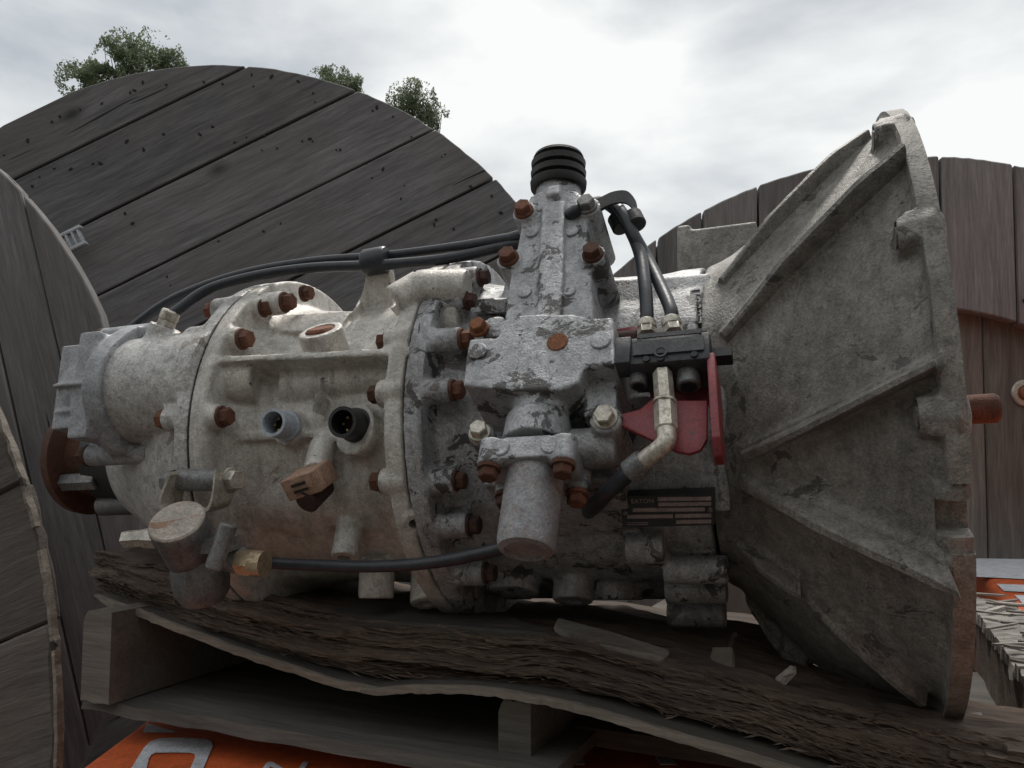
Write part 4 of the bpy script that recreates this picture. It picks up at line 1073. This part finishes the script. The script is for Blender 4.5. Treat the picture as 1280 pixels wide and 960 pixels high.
hB_ = [L(640, 306, -.045), L(560, 323, -.04), L(480, 331, -.045), L(390, 335, -.05), L(320, 345, -.07), L(260, 362, -.09), L(222, 388, -.11), portB + portD * .012]
hose(hA_, 0.0052); hose(hB_, 0.0056)
fitting(portB - portD * .003, portB + portD * .018, 0.0098, 'zinc')
p = L(470, 327, -.038); m = MB().lathe(p - X * .013, X + V((0, 0, .03)), [(0, .013), (.002, .0142), (.024, .0142), (.026, .013)], 24); part('hose_clip', m, 'rubber', gb)
# clip strap at the tower top
m = MB(); ps = [CV(722, 262, .003), CV(745, 256, .002), CV(765, 247, -.004), CV(783, 246, -.012), CV(794, 258, -.024), CV(796, 270, -.034)]
ps = catmull(ps, 5); m.strip([[q - cd_ * .008, q + cd_ * .008, q + cd_ * .008 - cn * .002, q - cd_ * .008 - cn * .002] for q in ps]); part('clip_strap', m, 'boot', gb)
for (a, b, h) in ((770, 272, -.034), (790, 268, -.018)):
    p = CV(a, b, h); q = CV(a + 7, b + 14, h); part('hose_sleeve', MB().rcyl(p, q, 0.0085), 'boot', gb)
# low hose from the air valve to the end cap side
va = S(328, 703, 0.205)
hose([va, S(380, 706, 0.205), S(470, 708, 0.215), S(540, 703, 0.225), S(600, 692, 0.235), S(650, 680, 0.24)], 0.0052)

# --- small connectors on the rear case
def connector(px, py, tipx, tipy, R, ln, r, mat, ring, name):
    base = S(px, py, R); d_ = ((lo - base).normalized() + V((-.48, 0, .14))).normalized(); base = base - d_ * .008
    o = part(name, MB().lathe(base - d_ * .012, d_, [(0, r * 1.02), (ln * .55, r * 1.02), (ln * .56, r * 1.14), (ln * .72, r * 1.14), (ln * .73, r), (ln + .012, r), (ln + .012, r * .78), (ln * .5, r * .76)], 32), ring, gb)
    tip = base + d_ * (ln)
    part('socket', MB().cyl(base + d_ * ln * .3, base + d_ * (ln * .35), r * .77), mat, o)
    for k in range(5):
        a = 2 * math.pi * k / 5; u, v, _ = frame(d_); q = base + d_ * ln * .35 + (u * math.cos(a) + v * math.sin(a)) * r * .42
        part('pin', MB().cyl(q, q + d_ * .010, 0.0011, n=8), 'gold', o)
    return o
connector(360, 533, 352, 528, 0.160, 0.036, 0.0128, 'black', 'plug', 'sensor_plug')
connector(446, 532, 436, 525, 0.162, 0.034, 0.0138, 'black', 'black', 'sensor_plug')
# brown sensor head
p = S(387, 600, 0.186); d_ = (radial(p) + V((-.15, 0, -.25))).normalized(); u = X - d_ * X.dot(d_); u.normalize(); u = (u + V((0, 0, .28))).normalized(); v = d_.cross(u)
bevelled('sensor_head', MB().box(p, u * .0185, v * .010, d_ * .014), 'copper', gb, 0.0015)
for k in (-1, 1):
    q = p + d_ * .0142 + v * (.003 * k); part('slot_shade_strip', MB().box(q, u * .008, v * .0012, d_ * .0006), 'black', gb)  # thin black strip on the face, slot shade put in as colour
part('sensor_stub', MB().rcyl(p - d_ * .02 + V((0, 0, -.012)), p + V((0, 0.0, -.016)) + d_ * .008, 0.0115), 'rust_dark', gb)

# --- clevis under the rear flange
cl = V((-0.6375, *S(262, 592, 0.197)[1:])) ; cr_ = radial(cl); ct = X.cross(cr_)
m = MB()
for sx in (-1, 1):
    q = cl + X * (.024 * sx)
    m.prism([q - cr_ * .012 + ct * .013, q - cr_ * .012 - ct * .013, q + cr_ * .006 - ct * .012, q + cr_ * .012, q + cr_ * .006 + ct * .012], X * (.003 * sx))
q0 = V((-0.6375, *S(255, 638, 0.200)[1:]))
m2 = MB(); A1 = L(214, 628, q0.y - .01); A2 = L(280, 622, q0.y - .01)
pts_ = [L(224, 588, q0.y - .005), L(212, 628, q0.y - .012), L(240, 636, q0.y - .014), L(272, 630, q0.y - .014), L(281, 584, q0.y - .005)]
ps = catmull(pts_, 7); m2.strip([[q + V((0, -.014, 0)), q + V((0, .016, 0)), q + V((.001, .016, -.003)), q + V((.001, -.014, -.003))] for q in ps])
part('support_bracket', m2, 'zinc', gb)
p = L(288, 600, q0.y); bolt(p, (X + V((0, -.3, 0))).normalized(), 'zinc', 1.05); bolt(L(217, 602, q0.y), NX, 'steel', 1.0)
m = MB().rcyl(L(222, 600, q0.y), L(286, 600, q0.y), 0.010); part('bracket_pin', m, 'steel', gb)

# --- air regulator hanging below
ry = S(222, 655, 0.215).y - 0.01
rt = L(221, 650, ry - .02); rbm = L(228, 700, ry - .002); rd = (rt - rbm).normalized()
rd = (V((.15, -.56, .8))).normalized(); rt = L(221, 652, ry - .02)
m = MB().lathe(rt - rd * .058, rd, [(0, .017), (.004, .0215), (.05, .0242), (.056, .0245), (.058, .0235)], 40); reg = part('regulator_body', m, 'steel', gb)
part('regulator_lid', MB().lathe(rt - rd * .001, rd, [(0, .024), (.0015, .0242), (.003, .0228)], 40), 'lid', reg)
bc = L(252, 725, ry + .012); m = MB().lathe(bc - V((0, 0, .022)), V((.05, -.1, 1)), [(0, .010), (.003, .018), (.012, .024), (.03, .026), (.045, .022)], 36); part('filter_bowl', m, 'steel', reg)
m = MB(); m.tube([L(205, 672, ry), L(250, 690, ry + .01), L(306, 702, ry + .01)], 0.012, 16); m.box(L(272, 680, ry - .002), X * .016, V((0, .012, 0)), V((0, 0, .006))); part('regulator_port', m, 'steel', reg)
m = MB().rcyl(L(286, 655, ry - .01), L(266, 712, ry - .02), 0.0075); part('mount_bolt', m, 'steel', reg)
m = MB().hexp(L(198, 673, ry), L(181, 672, ry), 0.0095); m.hexp(L(184, 672, ry), L(156, 674, ry), 0.0082); part('pipe_plug', m, 'zinc', reg)
m = MB(); m.hexp(L(300, 702, ry + .005), L(318, 704, ry + .005), 0.0115); m.cyl(L(316, 704, ry + .005), L(331, 705, ry + .005), 0.0112, .0112); part('hose_nut', m, 'brass', reg)

# --- nameplate
npn = radial(S(836, 640, 0.17)); npn = (npn + V((0, 0, .06))).normalized(); np0 = S(836, 640, 0.172)
def NP(px, py, h=0): return LP(px, py, np0 + npn * h, npn)
m = MB().prism([NP(776, 621), NP(893, 617), NP(893, 656), NP(778, 660)], -npn * .012); npl = part('nameplate', m, 'plate', gb, False)
for (a, b, c_, e) in ((822, 889, 621.5, 626.0), (823, 889, 628, 632.5), (791, 881, 635.0, 639.5), (784, 841, 643.5, 648), (844, 889, 642.5, 647), (845, 889, 650, 654.5)):
    m = MB().prism([NP(a, c_ + .4, .0006), NP(b, c_ - .4, .0006), NP(b, e - .4, .0006), NP(a, e + .4, .0006)], -npn * .0009); part('plate_field', m, 'strip', npl, False)
for q in (653.0, 655.2): part('plate_line', MB().prism([NP(784, q, .0006), NP(810, q, .0006), NP(810, q + .8, .0006), NP(784, q + .8, .0006)], -npn * .0009), 'strip', npl, False)
for q in ((782, 641), (888, 637)):
    p = NP(*q); part('rivet', MB().rcyl(p, p + npn * .0015, 0.0022, .0006, 12), 'steel', npl)
me = text_mesh('EATON', 0.0052, 0.0002); o = link('lettering', me, 'strip', npl, False)
xd = (NP(815, 626.5) - NP(780, 627.5)); o.matrix_local = basis(NP(803, 626.5, .0008), xd, npn.cross(xd)) @ Matrix.Scale(1.05, 4, V((1, 0, 0)))
# raised cast lettering on the case
bn = (bq[1] - bq[0]).cross(bq[0] - bq[3]).normalized()
if bn.y > 0: bn = -bn
def BP(px, py, h=0.0): return LP(px, py, bq[0] + bn * h, bn)
me = text_mesh('Eaton', 0.0185, 0.0014); o = link('cast_lettering', me, 'case', main, False)
xd = BP(864, 372) - BP(868, 436); o.matrix_local = basis(BP(868, 384, 0.0022), xd, bn.cross(xd))

# ------------------------------------------------------------------ trees far behind
def tree(label, clumps, D, seed, low):
    rn = random.Random(seed); base = C(clumps[0][0], 564, D); base.z = GZ
    t = thing('deciduous_tree', label, 'tree', Matrix.Translation(base), 'trees beyond the reels')
    s_ = D / F; cl = []
    for (px, py, rx, ry_) in clumps: cl.append((C(px, py + 3, D) - base, rx * s_ * 1.25, ry_ * s_ * 1.2))
    for (dx, z, r) in low: cl.append((V((dx, 0, z)), r, r * 0.9))
    top = max(c.z for c, _, _ in cl); m = MB()
    m.tube([V((0, 0, -0.2)), V((.05, 0, top * .3)), V((-.05, .1, top * .6)), cl[0][0]], [.28, .22, .15, .03], 10)
    for c, rx, ry_ in cl:
        for k in range(7):
            a = V((0, 0, top * rn.uniform(.35, .7))); e = c + V((rn.uniform(-.5, .5) * rx, rn.uniform(-.5, .5) * rx, rn.uniform(-.4, .5) * ry_))
            m.tube([a, a.lerp(e, .5) + V((rn.uniform(-.3, .3), rn.uniform(-.3, .3), .2)), e], [.09, .05, .012], 6)
    part('trunk', m, 'bark', t)
    lf = MB(); V_ = V((seed * 3.1, 0, 0))
    for c, rx, ry_ in cl:
        want = int(min(5200, 2600 * (rx / 0.9) ** 2)); got = 0
        for k in range(want * 3):
            if got >= want: break
            d_ = V((rn.gauss(0, 1), rn.gauss(0, 1), rn.gauss(0, 1))).normalized() * rn.random() ** .38
            edge = d_.length; p = c + V((d_.x * rx, d_.y * rx, d_.z * ry_))
            nn = noise.noise(p * 1.5 + V_) + 0.6 * noise.noise(p * 3.7 + V_)
            if nn < -0.10 + 0.9 * max(0, edge - 0.5): continue
            got += 1
            a = V((rn.gauss(0, 1), rn.gauss(0, 1), rn.gauss(0, 1))).normalized(); b = a.orthogonal().normalized(); sz = rn.uniform(.035, .085)
            lf.add([p - a * sz, p + b * sz * .5, p + a * sz, p - b * sz * .5], [[0, 1, 2, 3]])
    part('crown', lf, 'leaf', t, False)
tree('broad green tree top above the left shoulder of the big reel', [(178, 78, 46, 36), (112, 100, 32, 26), (205, 84, 24, 24), (150, 72, 24, 26)], 38, 1, [(0.5, 14.0, 2.2), (-1.5, 12.0, 2.4), (1.4, 11, 2.2)])
tree('small green tree top in the middle above the big reel', [(420, 104, 30, 20), (440, 106, 14, 14)], 42, 2, [(0, 15.5, 1.8), (0.8, 13.5, 2.1)])
tree('narrow green tree top at the right shoulder of the big reel', [(515, 124, 27, 23), (543, 147, 18, 22)], 40, 3, [(0.4, 14.0, 1.7), (-.4, 12.3, 2.0)])
